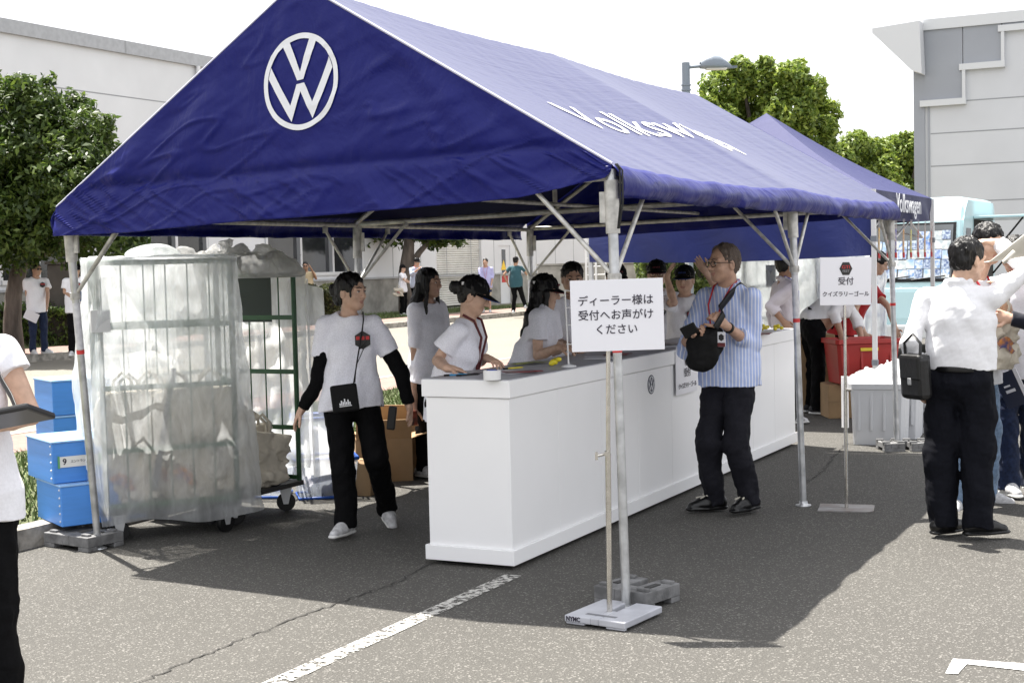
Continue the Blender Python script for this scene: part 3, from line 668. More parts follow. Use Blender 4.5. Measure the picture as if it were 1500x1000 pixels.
# ------------------------------------------------------------------ organic bodies: a signed distance grid meshed by surface nets
class SDF:
    def __init__(s, lo, hi, h):
        s.h = h; s.lo = np.array(lo, float); n = np.ceil((np.array(hi) - s.lo) / h).astype(int) + 1
        s.n = n; s.D = np.full(n, .5, np.float32); s.M = np.zeros(n, np.uint8)
        s.ax = [(s.lo[i] + h * np.arange(n[i])).astype(np.float32) for i in range(3)]
    def win(s, lo, hi):
        a = [max(0, int((lo[i] - s.lo[i]) / s.h)) for i in range(3)]; b = [min(s.n[i], int((hi[i] - s.lo[i]) / s.h) + 2) for i in range(3)]
        if any(b[i] <= a[i] for i in range(3)): return None
        sl = tuple(slice(a[i], b[i]) for i in range(3))
        X = s.ax[0][sl[0]][:, None, None]; Y = s.ax[1][sl[1]][None, :, None]; Z = s.ax[2][sl[2]][None, None, :]
        return sl, X, Y, Z
    def put(s, sl, d, k, mt):
        a = s.D[sl]
        if mt is not None: s.M[sl] = np.where(d < a, mt, s.M[sl])
        if k > 0: hh = np.maximum(k - np.abs(a - d), 0) / k; s.D[sl] = np.minimum(a, d) - hh * hh * k * .25
        else: s.D[sl] = np.minimum(a, d)
    def cone(s, a, b, ra, rb, k=.02, mt=0, ax=None, sq=1., cp=None):
        a = np.array(a, float); b = np.array(b, float); r = max(ra, rb); pad = k + 3 * s.h
        w_ = s.win(np.minimum(a, b) - r - pad, np.maximum(a, b) + r + pad)
        if w_ is None: return s
        sl, X, Y, Z = w_; ab = b - a; L2 = max(1e-9, ab @ ab)
        px, py, pz = X - a[0], Y - a[1], Z - a[2]
        t = np.clip((px * ab[0] + py * ab[1] + pz * ab[2]) / L2, 0, 1)
        qx, qy, qz = px - t * ab[0], py - t * ab[1], pz - t * ab[2]; q2 = qx * qx + qy * qy + qz * qz
        if ax is not None: c = qx * ax[0] + qy * ax[1] + qz * ax[2]; q2 = q2 + c * c * (1 / (sq * sq) - 1)
        d = np.sqrt(q2) - (ra + t * (rb - ra))
        if ax is not None: d = d * ((1 + sq) / 2)
        if cp is not None:
            cn = cp[1] / np.linalg.norm(cp[1]); d = np.maximum(d, (X - cp[0][0]) * cn[0] + (Y - cp[0][1]) * cn[1] + (Z - cp[0][2]) * cn[2])
        s.put(sl, d.astype(np.float32), k, mt); return s
    def _elld(s, c, r, M, pad):
        rm = max(r); w_ = s.win(np.array(c) - rm - pad, np.array(c) + rm + pad)
        if w_ is None: return None
        sl, X, Y, Z = w_; x, y, z = X - c[0], Y - c[1], Z - c[2]
        if M is not None: x, y, z = (M[0][i] * x + M[1][i] * y + M[2][i] * z for i in range(3))
        k0 = np.sqrt((x / r[0]) ** 2 + (y / r[1]) ** 2 + (z / r[2]) ** 2); k1 = np.sqrt((x / r[0] ** 2) ** 2 + (y / r[1] ** 2) ** 2 + (z / r[2] ** 2) ** 2) + 1e-9
        return sl, (k0 * (k0 - 1) / k1).astype(np.float32)
    def ell(s, c, r, M=None, k=.02, mt=0):
        q = s._elld(c, r, M, k + 3 * s.h)
        if q: s.put(q[0], q[1], k, mt)
        return s
    def sub(s, c, r, M=None, k=.01, mt=None):
        q = s._elld(c, r, M, k + 3 * s.h)
        if q:
            sl, d = q; a = s.D[sl]; nd = -d; hh = np.maximum(k - np.abs(a - nd), 0) / max(k, 1e-6); s.D[sl] = np.maximum(a, nd) + hh * hh * k * .25
            if mt is not None: s.M[sl] = np.where(nd > a - s.h, mt, s.M[sl])
        return s
    def cut(s, p, n, rad):
        p = np.array(p, float); n = np.array(n, float); n /= np.linalg.norm(n); rad = rad or 9.; w_ = s.win(p - rad, p + rad)
        if w_ is None: return s
        sl, X, Y, Z = w_; x, y, z = X - p[0], Y - p[1], Z - p[2]; d = x * n[0] + y * n[1] + z * n[2]
        ins = (x * x + y * y + z * z) < rad * rad
        s.D[sl] = np.where(ins, np.maximum(s.D[sl], d), s.D[sl]).astype(np.float32); return s
    def wrinkle(s, amp, scale, seed=0, oct=2, zs=1.):
        near = np.abs(s.D) < amp * 2.5 + 2 * s.h; i, j, k = np.nonzero(near)
        P = np.stack([s.ax[0][i], s.ax[1][j], s.ax[2][k] * zs], 1); s.D[i, j, k] += (amp * fbm(P, scale, oct, seed)).astype(np.float32); return s
    def mesh(s, name, mats):
        D = s.D; I = D < 0; n = np.array(D.shape) - 1
        off = [(a, b, c) for a in (0, 1) for b in (0, 1) for c in (0, 1)]
        cnt = np.zeros(n, np.int8)
        for o in off: cnt += I[o[0]:o[0] + n[0], o[1]:o[1] + n[1], o[2]:o[2] + n[2]]
        act = (cnt > 0) & (cnt < 8); ci, cj, ck = np.nonzero(act); N = len(ci)
        idx = np.full(n, -1, np.int32); idx[ci, cj, ck] = np.arange(N)
        val = np.stack([D[ci + o[0], cj + o[1], ck + o[2]] for o in off], 1)
        acc = np.zeros((N, 3)); num = np.zeros(N)
        for a in range(8):
            for b in range(a + 1, 8):
                da = np.array(off[b]) - np.array(off[a])
                if np.abs(da).sum() != 1: continue
                va, vb = val[:, a], val[:, b]; cr_ = (va < 0) != (vb < 0); t = np.where(cr_, va / (va - vb + 1e-12), 0)
                acc += cr_[:, None] * (np.array(off[a]) + t[:, None] * da); num += cr_
        V = s.lo + s.h * (np.stack([ci, cj, ck], 1) + acc / num[:, None])
        Q = []; QM = []
        for axis in range(3):
            e = [0, 0, 0]; e[axis] = 1; u, v = [(1, 2), (2, 0), (0, 1)][axis]
            A = I[:n[0], :n[1], :n[2]]; sh = [slice(0, n[i]) for i in range(3)]; sh[axis] = slice(1, n[axis] + 1); B = I[tuple(sh)]
            ch = A != B; ch = ch.copy()
            sl = [slice(None)] * 3; sl[u] = 0; ch[tuple(sl)] = False; sl = [slice(None)] * 3; sl[v] = 0; ch[tuple(sl)] = False
            i, j, k = np.nonzero(ch); g = np.stack([i, j, k], 1); du = np.zeros(3, int); du[u] = 1; dv = np.zeros(3, int); dv[v] = 1
            ids = [idx[tuple((g - x).T)] for x in (0 * du, du, du + dv, dv)]; q = np.stack(ids, 1); flip = ~A[i, j, k]; q[flip] = q[flip][:, ::-1]
            q = q[:, ::1]; inside = np.where(A[i, j, k][:, None], g, g + np.array(e)); Q.append(q); QM.append(s.M[tuple(inside.T)])
        Q = np.concatenate(Q); QM = np.concatenate(QM); ok = (Q >= 0).all(1); Q = Q[ok]; QM = QM[ok]
        me = bpy.data.meshes.new(name); me.vertices.add(N); me.vertices.foreach_set('co', V.astype(np.float32).ravel()); me.loops.add(Q.size); me.loops.foreach_set('vertex_index', Q.ravel().astype(np.int32))
        me.polygons.add(len(Q)); me.polygons.foreach_set('loop_start', np.arange(0, Q.size, 4)); me.polygons.foreach_set('loop_total', np.full(len(Q), 4)); me.polygons.foreach_set('material_index', QM.astype(np.int32)); me.polygons.foreach_set('use_smooth', np.ones(len(Q), bool))
        for q in mats: me.materials.append(q)
        me.update(calc_edges=True); return me

A_ = lambda *v: np.array(v, float)
def nz(v): return v / (np.linalg.norm(v) + 1e-9)
skinm = {}
def skin(tone):
    c = {'fair': (.56, .36, .26), 'mid': (.46, .28, .195), 'tan': (.36, .20, .125)}[tone]
    return mat('skin_' + tone, c, .5, var=.12, vscale=35, bump=.05, bscale=220)
lipm = mat('lips', (.40, .19, .145), .45); hairm = mat('black_hair', (.005, .0042, .004), .42, spec=.35, bump=.8, bscale=90, stretch=(1, 1, .12), bdist=.008)
hairg = mat('greying_hair', (.045, .036, .03), .7, var=.6, vscale=150, col2=(.12, .085, .065))
eyew = mat('eye_white', (.6, .57, .54), .3); eyed = mat('eye_dark', (.012, .009, .008), .2)
def cloth(name, col, var=.06, vs=90, rough=.85, bump=.14, bs=11, spec=.25): return mat(name, col, rough, var=var, vscale=vs, bump=bump, bscale=bs, bdist=.02, spec=spec, sheen=.1 if spec > .2 else 0)
teeg = cloth('grey_melange_tee', (.84, .84, .91), .12, 160); teew = cloth('white_tee', (.80, .80, .84), .05); shirtw = cloth('white_dress_shirt', (.78, .78, .80), .03, bs=9)
blackc = cloth('black_cloth', (.0035, .0035, .0042), .2, spec=.12); navyc = cloth('navy_trousers', (.004, .0045, .008), .2, spec=.15); charc = cloth('charcoal_trousers', (.011, .011, .016), .2, spec=.2)
denim = cloth('dark_denim', (.012, .021, .055), .35, 50); denimL = cloth('light_denim', (.17, .25, .37), .3, 40); beigec = cloth('beige_tee', (.50, .40, .25), .1); tealc = cloth('teal_tee', (.03, .085, .105), .1)
lav = cloth('lavender_shirt', (.42, .42, .66), .1); bluesh = cloth('pale_blue_shirt', (.40, .45, .56), .1); redc = cloth('red_shirt', (.42, .02, .025), .1); suitc = cloth('dark_suit', (.006, .007, .015), .1); greyc = cloth('light_grey_tee', (.62, .63, .66), .08)
m, n, L, b = nodes_mat('striped_shirt'); tc = n.new('ShaderNodeTexCoord'); wv = n.new('ShaderNodeTexWave'); wv.inputs['Scale'].default_value = 15; wv.inputs['Distortion'].default_value = .9; wv.inputs['Detail'].default_value = 1; wv.inputs['Detail Scale'].default_value = .6; wv.bands_direction = 'X'
L.new(tc.outputs['Object'], wv.inputs[0]); rp = n.new('ShaderNodeValToRGB'); e = rp.color_ramp.elements; e[0].position = .72; e[0].color = (.38, .47, .76, 1); e[1].position = .86; e[1].color = (.76, .78, .86, 1); L.new(wv.outputs[0], rp.inputs[0]); L.new(rp.outputs[0], b.inputs['Base Color']); b.inputs['Roughness'].default_value = .85
tn = n.new('ShaderNodeTexNoise'); tn.inputs['Scale'].default_value = 9; tn.inputs['Detail'].default_value = 4; L.new(tc.outputs['Object'], tn.inputs['Vector']); bp = n.new('ShaderNodeBump'); bp.inputs['Strength'].default_value = .3; bp.inputs['Distance'].default_value = .03; L.new(tn.outputs[0], bp.inputs['Height']); L.new(bp.outputs[0], b.inputs['Normal'])
stripem = m
shoew = mat('white_sneaker', (.56, .56, .57), .6, var=.25, vscale=40, bump=.3, bscale=40); shoeb = mat('black_leather', (.005, .005, .0055), .28, spec=.4); solew = mat('white_sole', (.74, .74, .72), .6); shoek = mat('black_canvas', (.02, .02, .022), .7)

def rotM(yaw, pitch=0., roll=0.):
    """columns: right, forward, up of a head/shoe in the figure frame; yaw as heading angle from facing the camera towards picture right"""
    f = A_(math.sin(yaw), -math.cos(yaw), 0); r_ = A_(f[1], -f[0], 0); u = A_(0, 0, 1)
    f2 = f * math.cos(pitch) - u * math.sin(pitch); u2 = u * math.cos(pitch) + f * math.sin(pitch)
    r3 = r_ * math.cos(roll) + u2 * math.sin(roll); u3 = u2 * math.cos(roll) - r_ * math.sin(roll)
    return np.stack([r3, f2, u3], 1)

def person(label, px, py, dep, H=1.62, phi=0., male=False, head=None, lean=(0, 0), arms=None, legs=None, top='tee', topm=None, bottomm=None, shoes='white', hairstyle='short', hairmat=None, cap=None, tone='fair', glasses=None, belt=False, hem=None, zbase=None, build=1., under=None, res=None, lany=None, group=None, hips=None, toes=None, rolled=None, chest=0., face=True, sitz=None, collar=False, hemlift=0., neckfwd=0., slv=.58):
    g = at(px, py, dep); base = Vector((g.x, g.y, 0 if zbase is None else zbase)); depth = dep
    root = empty('person', base, TH, label, 'person', group)
    s = H / 1.7; h = res or max(.0050, depth * .00062)
    def J(q):        # a joint given by picture position and offset towards the camera
        p = at(q[0], q[1], depth - (q[2] if len(q) > 2 else 0)) - base
        return A_(p.x * ct + p.y * st, -p.x * st + p.y * ct, p.z)
    ph = R(phi); hv = A_(math.sin(ph), -math.cos(ph), 0); rv = A_(hv[1], -hv[0], 0); Z = A_(0, 0, 1)
    hp = R(hips) if hips is not None else ph; hvh = A_(math.sin(hp), -math.cos(hp), 0); rvh = A_(hvh[1], -hvh[0], 0)
    ln = A_(lean[0], lean[1], 0)
    pz = (.53 * H) if sitz is None else sitz
    Pc = A_(0, 0, pz); drop = H * .29 - math.sqrt(max(1e-4, (H * .29) ** 2 - ln @ ln))
    Nb = Pc + ln + Z * (.295 * H - drop); up_ = nz(Nb - Pc); Ch = Pc + (Nb - Pc) * .66; Wa = Pc + (Nb - Pc) * .27
    shw = (.182 if male else .160) * s * build ** .5; SR = Nb + rv * shw - up_ * .058 * s; SL = Nb - rv * shw - up_ * .058 * s
    hd = head or {}; hyaw = R(hd.get('yaw', phi)); HM = rotM(hyaw, R(hd.get('pitch', 0)), R(hd.get('roll', 0)))
    hs_ = s * (1.0 if male else .98)
    Hc = Nb + up_ * .055 * s + nz(ln * .5 + Z) * .085 * s + HM @ A_(0, .028 + neckfwd, .012) * s
    if 'at' in hd: Hc = J(hd['at'])
    S = {'R': SR, 'L': SL}; sg = {'R': rv, 'L': -rv}
    E = {}; Wr = {}
    for k in 'RL':
        a = (arms or {}).get(k)
        if a: E[k] = J(a['e']); Wr[k] = J(a['w'])
        else: E[k] = S[k] - Z * .27 * s + sg[k] * .075 * s - hv * .02 * s; Wr[k] = E[k] - Z * .235 * s + hv * .05 * s + sg[k] * .01
        if a and 's' in a: S[k] = J(a['s'])
    hw = .088 * s; HJ = {'R': Pc + rvh * hw - Z * .02 * s, 'L': Pc - rvh * hw - Z * .02 * s}
    K = {}; An = {}; Td = {}
    for k in 'RL':
        sgn = rvh if k == 'R' else -rvh; q = (legs or {}).get(k)
        if q:
            An[k] = J(q['a']); K[k] = J(q['k']) if 'k' in q else (HJ[k] + An[k]) / 2 + hvh * .03 * s
        else: An[k] = HJ[k] * A_(1, 1, 0) + sgn * .02 * s + Z * .085 * s; K[k] = (HJ[k] + An[k]) / 2 + hvh * .025 * s
        Td[k] = R((toes or {}).get(k, (hips if hips is not None else phi) + (-8 if k == 'R' else 8)))
    pts = np.array([Pc, Nb, Hc + Z * .16, Hc - Z * .1] + [v for d in (S, E, Wr, HJ, K, An) for v in d.values()]); lo = pts.min(0) - .24 * s * max(1, build); hi = pts.max(0) + .24 * s * max(1, build); lo[2] = min(lo[2], -.02); 
    tw = (.150 if male else .132) * s * build; ww = (.140 if male else .118) * s * build; hpw = (.150 if male else .158) * s * (build ** .7); fl = .66
    def torso(f, o, k=.05, loose=0., low=True):
        f.cone(Wa, Ch, ww + o + loose, tw + o + loose * .4, k, 0, hv, fl + .02 * build + (.1 * (build - 1))); f.cone(Ch, Nb - up_ * .07 * s, tw + o, .10 * s + o, k, 0, hv, .64)
        f.cone(SR - rv * .02 * s, Nb - up_ * .042 * s, .046 * s + o, .058 * s + o, .03); f.cone(SL + rv * .02 * s, Nb - up_ * .042 * s, .046 * s + o, .058 * s + o, .03)
        if chest: 
            for q in (-1, 1): f.ell(Ch + rv * q * .058 * s + hv * .050 * s - up_ * .045 * s, (.058 * s + o, .056 * s + o, .060 * s + o), None, .08)
        if low: f.cone(Pc, Wa, hpw + o + loose * 1.2, ww + o + loose, k, 0, hvh, .70)
    # ---- body
    f = SDF(lo, hi, h); torso(f, -.010 * s)
    for k in 'RL':
        aw = build ** .4; f.cone(S[k], E[k], .045 * s * aw, .034 * s * aw, .02); f.cone(E[k], E[k] * .65 + Wr[k] * .35, .034 * s * aw, .036 * s * aw, .008); f.cone(E[k] * .65 + Wr[k] * .35, Wr[k], .036 * s * aw, .0255 * s, .008)
        f.cone(HJ[k], K[k], .075 * s, .05 * s, .03); f.cone(K[k], An[k], .05 * s, .034 * s, .02)
        hand(f, E[k], Wr[k], ((arms or {}).get(k) or {}), s, hv, sg[k], h)
    f.cone(Nb - up_ * .03 * s, Hc - HM @ A_(0, .02, .05) * hs_, .056 * s * (1.08 if male else .92), .052 * hs_ * (1.08 if male else .92), .03)
    W = lambda x, y, z: Hc + HM @ A_(x, y, z) * hs_
    rr = lambda *q: tuple(v * hs_ for v in q)
    f.ell(W(0, -.012, .042), rr(.074, .092, .078), HM, .02); f.ell(W(0, .018, -.018), rr(.064, .070, .085), HM, .03)
    f.cone(W(0, .055, -.085), W(0, .03, -.06), .024 * hs_, .045 * hs_, .03)                  # chin, jaw
    for q in (-1, 1):
        f.cone(W(q * .048, .0, -.05), W(q * .018, .058, -.082), .022 * hs_, .018 * hs_, .025)
        f.ell(W(q * .04, .058, -.022), rr(.026, .022, .026), HM, .02)                        # cheek
        f.cone(W(q * .014, .086, .030), W(q * .050, .070, .028), .010 * hs_, .010 * hs_, .014)   # brow
        f.sub(W(q * .031, .097, .010), rr(.019, .014, .011), HM, .012)
        f.ell(W(q * .031, .074, .009), rr(.015, .013, .012), HM, .004)
        f.ell(W(q * .077, -.012, -.008), rr(.011, .020, .033), HM, .006); 
        if h < .009: f.sub(W(q * .086, -.006, -.004), rr(.006, .010, .018), HM, .004)
    f.cone(W(0, .088, .016), W(0, .106, -.022), .0085 * hs_, .0125 * hs_, .012); f.cone(W(-.013, .094, -.026), W(.013, .094, -.026), .0085 * hs_, .0085 * hs_, .008)
    f.cone(W(-.017, .083, -.0535), W(.017, .083, -.0535), .0045 * hs_, .0045 * hs_, .006, 1); f.cone(W(-.012, .083, -.0625), W(.012, .083, -.0625), .0055 * hs_, .0055 * hs_, .006, 1)
    me = f.mesh('body', [skin(tone), lipm]); body = link('body', me, root)
    # ---- eyes, brows
    if face and h < .0105:
        for q in (-1, 1):
            e = MB(); Mq = Matrix([list(r_) for r_ in HM]).to_4x4(); e.ball(W(q * .031, .0805, .008), rr(.0135, .008, .0058), 0, 12, Mq); e.ball(W(q * .0315, .0850, .008), rr(.0062, .0048, .0056), 1, 10, Mq)
            e.tube([W(q * .031 - .015, .0835, .011), W(q * .031, .0895, .0145), W(q * .031 + .015, .0835, .011)], .0018 * hs_, 6, 1); e.build('eye', [eyew, eyed], root)
            b = MB().tube([W(q * .015, .0955, .031), W(q * .034, .0915, .037), W(q * .052, .078, .031)], [.003 * hs_, .0034 * hs_, .0016 * hs_], 6); b.build('eyebrow', hairmat or hairm, root)
    # ---- hair
    if hairstyle:
        f = SDF(Hc - .36 * s, Hc + .24 * s, h); hr = .010
        q = .95 if hairstyle == 'thin' else 1.; f.ell(W(0, -.018, .047), rr((.083 + hr * .3) * q, .101 * q, .090 * q), HM, 0)
        if hairstyle in ('long', 'ponytail', 'bun', 'tied', 'bob'): f.ell(W(0, -.035, .0), rr(.080, .080, .095), HM, .02)
        else: f.ell(W(0, -.040, .0), rr(.076, .068, .075), HM, .02)
        fs_ = {'short': (.066, .070, .115), 'fringe': (.070, .075, .100), 'thin': (.078, .112, .140)}.get(hairstyle, (.066, .072, .115))
        f.sub(W(0, .085, -.045 if hairstyle != 'thin' else -.02), rr(*fs_), HM, .008)
        for q in (-1, 1): f.sub(W(q * .085, .01, -.065), rr(.045, .050, .075), HM, .01) if hairstyle not in ('long', 'bob') else None
        if hairstyle == 'bun':
            f.ell(W(0, -.135, .01), rr(.045, .04, .045), HM, .01); f.ell(W(0, -.10, -.04), rr(.05, .04, .05), HM, .02)
            f.cone(W(.066, .05, .035), W(.07, .045, -.02), .008 * hs_, .004 * hs_, .006)
        if hairstyle == 'capbun': f.ell(W(0, -.125, .015), rr(.04, .045, .042), HM, .01)
        if hairstyle == 'long':
            bk = nz(-hv * .6 + Z * 0)
            for q in (-1, -.4, .4, 1):
                a = W(q * .058, -.05, -.02); f.cone(a, Nb + rv * q * .095 * s - hv * .065 * s - up_ * .05 * s, .042 * s, .045 * s, .03); f.cone(Nb + rv * q * .095 * s - hv * .065 * s - up_ * .05 * s, Nb + rv * q * .10 * s - hv * .085 * s - up_ * .2 * s, .045 * s, .022 * s, .03)
            for q in (-1, 1): f.cone(W(q * .075, .02, .0), Nb + rv * q * .085 * s + hv * .05 * s - up_ * .14 * s, .02 * s, .014 * s, .02)
        if hairstyle == 'ponytail': f.cone(W(0, -.11, .01), W(0, -.13, -.16), .03 * hs_, .014 * hs_, .02)
        if hairstyle == 'fringe': f.cone(W(-.05, .075, .055), W(.055, .07, .045), .02 * hs_, .02 * hs_, .02)
        f.wrinkle(.0045 * s, 55, 2, 3, .35); link('hair', f.mesh('hair', [hairmat or hairm]), root)
    # ---- cap
    if cap:
        cm = mat('cap_' + cap, (.004, .004, .0048), .8, spec=.15); tr = {'blue': mat('cap_blue_trim', (.004, .025, .13), .6), 'red': mat('cap_red_trim', (.11, .005, .014), .6), 'plain': cm}[cap]
        c = MB()
        def dome(u, v):
            a = 2 * math.pi * u; b = v * math.pi / 2; rx, ry, rz_ = .089, .108, .095; q = W(rx * math.cos(a) * math.cos(b), -.016 + ry * math.sin(a) * math.cos(b), .040 + rz_ * math.sin(b)); return q
        c.grid(dome, 32, 10); c.ball(W(0, -.016, .137), .008 * hs_, 0, 8)
        co = c.build('cap', [cm], root)
        bm_ = MB()
        def brim(u, v):
            a = math.pi * (.08 + .84 * u); x = .088 * math.cos(a) * (1 + .02 * v); y = -.016 + .106 * math.sin(a) + v * .078 * math.sin(a) ** 1.2; return W(x, y, .043 - .022 * v * math.sin(a) - .018 * (x / .085) ** 2)
        bm_.grid(brim, 20, 5); bo = bm_.build('brim', [cm], co, solid=.004)
        t_ = MB().tube([brim(u, 1.02) for u in np.linspace(.1, .9, 16)], .0032, 6); t_.build('brim_trim', tr, co)
        if cap != 'plain':
            l_ = MB(); 
            for q in np.linspace(-.028, .028, 5): l_.cbox(W(q, .0915 - 4 * q * q, .072), (.0085 * hs_, .0085 * hs_, .014 * hs_), 0, hyaw)
            l_.build('cap_lettering', tr, co)
            t2 = MB().cbox(W(-.07, -.085, .058), (.004, .016, .018), 0, hyaw - .6); t2.cbox(W(.07, -.085, .058), (.004, .016, .018), 0, hyaw + .6); t2.build('cap_tag', solew, co)
    if glasses:
        gl = MB(); gm_ = mat('black_frame', (.01, .01, .01), .3)
        if glasses == 'sun':
            for q in (-1, 1): gl.ball(W(q * .032, .096, .008), rr(.026, .008, .019), 0, 12, Matrix([list(r_) for r_ in HM]).to_4x4())
        else:
            for q in (-1, 1): gl.tube([W(q * .034 + .025 * math.cos(a), .100 - .25 * abs(.025 * math.cos(a) + .0) * (1 if math.cos(a) * q > 0 else .2), .006 + .018 * math.sin(a)) for a in np.linspace(0, 2 * math.pi, 18)[:-1]], .0026 * hs_, 6, closed=True)
        gl.tube([W(-.009, .102, .010), W(.009, .102, .010)], .002, 6)
        for q in (-1, 1): gl.tube([W(q * .058, .094, .012), W(q * .080, .03, .012), W(q * .082, -.015, .004)], .0024 * hs_, 6)
        gl.build('glasses', gm_, root)
    # ---- top
    tm = topm or teeg; f = SDF(lo, hi, h); loose = {'tee': .019, 'shirt': .020, 'tucked': .008}.get(top, .012) * s; o_ = .011 * s
    torso(f, o_, .045, loose, True)
    hz_ = (hem if hem is not None else {'tee': .455, 'shirt': .45, 'tucked': .56}.get(top, .5)) * H
    Hm = A_(0, 0, hz_)
    if top != 'tucked' and hem != 0 and sitz is None: f.cone(Hm - Z * .02, Wa, hpw + o_ + loose * 1.4 + .012, ww + o_ + loose * 1.1, .06, 0, hvh, .82)
    f.cut(A_(0, 0, hz_), A_(0, 0, -1), None)
    for k in 'RL':
        if top == 'tee':
            sf = slv; q = S[k] * (1 - sf - .08) + E[k] * (sf + .08); q2 = S[k] * (1 - sf) + E[k] * sf; f.cone(S[k] + Z * .004, q, .058 * s * aw, .070 * s * aw, .022, cp=(q2, E[k] - S[k]))
        else:
            f.cone(S[k], E[k], .058 * s * aw, .052 * s * aw, .022)
            r_ = (rolled or 0.); q = Wr[k] * (1 - r_) + E[k] * r_; f.cone(E[k], q + nz(q - E[k]) * .06, .052 * s * aw, .040 * s if not r_ else .049 * s, .012, cp=(q, q - E[k]))
            f.cone(q + nz(E[k] - q) * .035, q + nz(E[k] - q) * .004, .043 * s if not r_ else .054 * s, .043 * s if not r_ else .055 * s, .004, cp=(q, q - E[k]))
    f.wrinkle((.0075 if top == 'tee' else .0055) * s, 8., len(label), 2, .45); f.wrinkle(.0022 * s, 17, len(label) + 3, 2)
    if collar: 
        for q in (-1, 1): f.cone(Nb + rv * .062 * s * q - hv * .02 * s + up_ * .030 * s, Nb + rv * .028 * s * q + hv * .062 * s - up_ * .022 * s, .022 * s, .016 * s, .01)
        f.cone(Nb - hv * .055 * s + up_ * .035 * s - rv * .03 * s, Nb - hv * .055 * s + up_ * .035 * s + rv * .03 * s, .022 * s, .022 * s, .02)
    if not collar: f.sub(Nb + up_ * .045 * s + hv * .022 * s, (.074 * s, .074 * s, .070 * s), None, .004)
    else: f.sub(Nb + up_ * .085 * s + hv * .03 * s, (.066 * s, .068 * s, .085 * s), None, .004)
    to = link('shirt' if top != 'tee' else 'tee_shirt', f.mesh('top', [tm]), root)
    if under is not None:      # long black sleeves under the tee
        for k in 'RL':
            f = SDF(np.minimum(np.minimum(S[k], E[k]), Wr[k]) - .1, np.maximum(np.maximum(S[k], E[k]), Wr[k]) + .1, h); q = S[k] * .5 + E[k] * .5; w2 = Wr[k] + nz(E[k] - Wr[k]) * .0
            f.cone(q, E[k], .056 * s, .050 * s, .01).cone(E[k], w2 + (w2 - E[k]) * .2, .050 * s, .036 * s, .02, cp=(w2, w2 - E[k])).wrinkle(.004 * s, 16, 3, 2); link('sleeve', f.mesh('sleeve', [under]), root)
    # ---- trousers
    bm_ = bottomm or blackc; f = SDF(A_(lo[0], lo[1], -.05), A_(hi[0], hi[1], min(hi[2], pz + .25)), h)
    f.cone(Pc - Z * .01, Pc + Z * .05 * s + ln * .12, hpw + .006, (ww + .014 * s) , .04, 0, hvh, .74)
    short = legs and legs.get('short')
    for k in 'RL':
        bb = build ** .5; lw = (legs or {}).get('w', 1.) * s * bb; f.cone(HJ[k] - Z * .02, K[k], .094 * s * bb, .068 * lw, .03); f.cone(HJ[k] - hvh * .035 * s, HJ[k] - hvh * .03 * s - Z * .06 * s, .085 * s * bb, .07 * s * bb, .04)
        if not short: q = An[k] + nz(An[k] - K[k]) * .04 * s; f.cone(K[k], An[k] + nz(An[k] - K[k]) * .1 * s, .068 * lw, .058 * (legs or {}).get('w', 1.) * s, .02, cp=(q, An[k] - K[k]))
    f.wrinkle(.006 * s, 12, 5 + len(label), 3, .8)
    if short:
        for k in 'RL': f.cut(K[k] + Z * .03, K[k] - HJ[k], .13)
    else:
        pass
    f.cut(Pc + (Nb - Pc) * .13, Nb - Pc, None)
    link('trousers', f.mesh('trousers', [bm_]), root)
    if belt:
        f = SDF(lo, A_(hi[0], hi[1], pz + .3), h); c_ = Pc + Z * .052 * s + ln * .1; f.cone(c_ - Z * .01, c_ + Z * .01, ww + .020 * s, ww + .020 * s, 0, 0, hvh, .74); f.cut(c_ + Z * .017, Z, .35); f.cut(c_ - Z * .017, -Z, .35); link('belt', f.mesh('belt', [shoeb]), root)
    # ---- shoes
    sm = {'white': (shoew, solew), 'black': (shoeb, shoeb), 'blackwhite': (shoek, solew), 'chunky': (shoeb, shoeb)}[shoes]
    for k in 'RL':
        q = (legs or {}).get(k) or {}; SM = rotM(Td[k], R(q.get('pitch', 0))); a = An[k] - SM @ A_(0, 0, .085) * s; Q = lambda x, y, z: a + SM @ A_(x, y, z) * s
        f = SDF(a - .26 * s, a + .26 * s, min(h, .008)); 
        sc = 1.12 if shoes == 'chunky' else 1.0
        f.cone(Q(0, -.045, .045), Q(0, .06, .042), .036 * s * sc, .038 * s * sc, .03, 0); f.cone(Q(0, .06, .042), Q(0, .145, .030), .038 * s * sc, .030 * s * sc, .03, 0); f.cone(Q(0, -.035, .06), Q(0, -.015, .095), .036 * s, .037 * s, .03, 0); f.cone(Q(0, .02, .075), Q(0, .10, .055), .024 * s, .02 * s, .03, 0)
        f.cut(Q(0, 0, .028), -(SM @ A_(0, 0, 1)), .4)
        f.cone(Q(0, -.05, .016), Q(0, .05, .016), .038 * s * sc, .042 * s * sc, 0, 1, SM[:, 2], .36 * sc); f.cone(Q(0, .05, .016), Q(0, .155, .018), .042 * s * sc, .034 * s * sc, .004, 1, SM[:, 2], .36 * sc)
        f.cut(Q(0, 0, .001), -(SM @ A_(0, 0, 1)), .4)
        so_ = link('shoe', f.mesh('shoe', list(sm)), root)
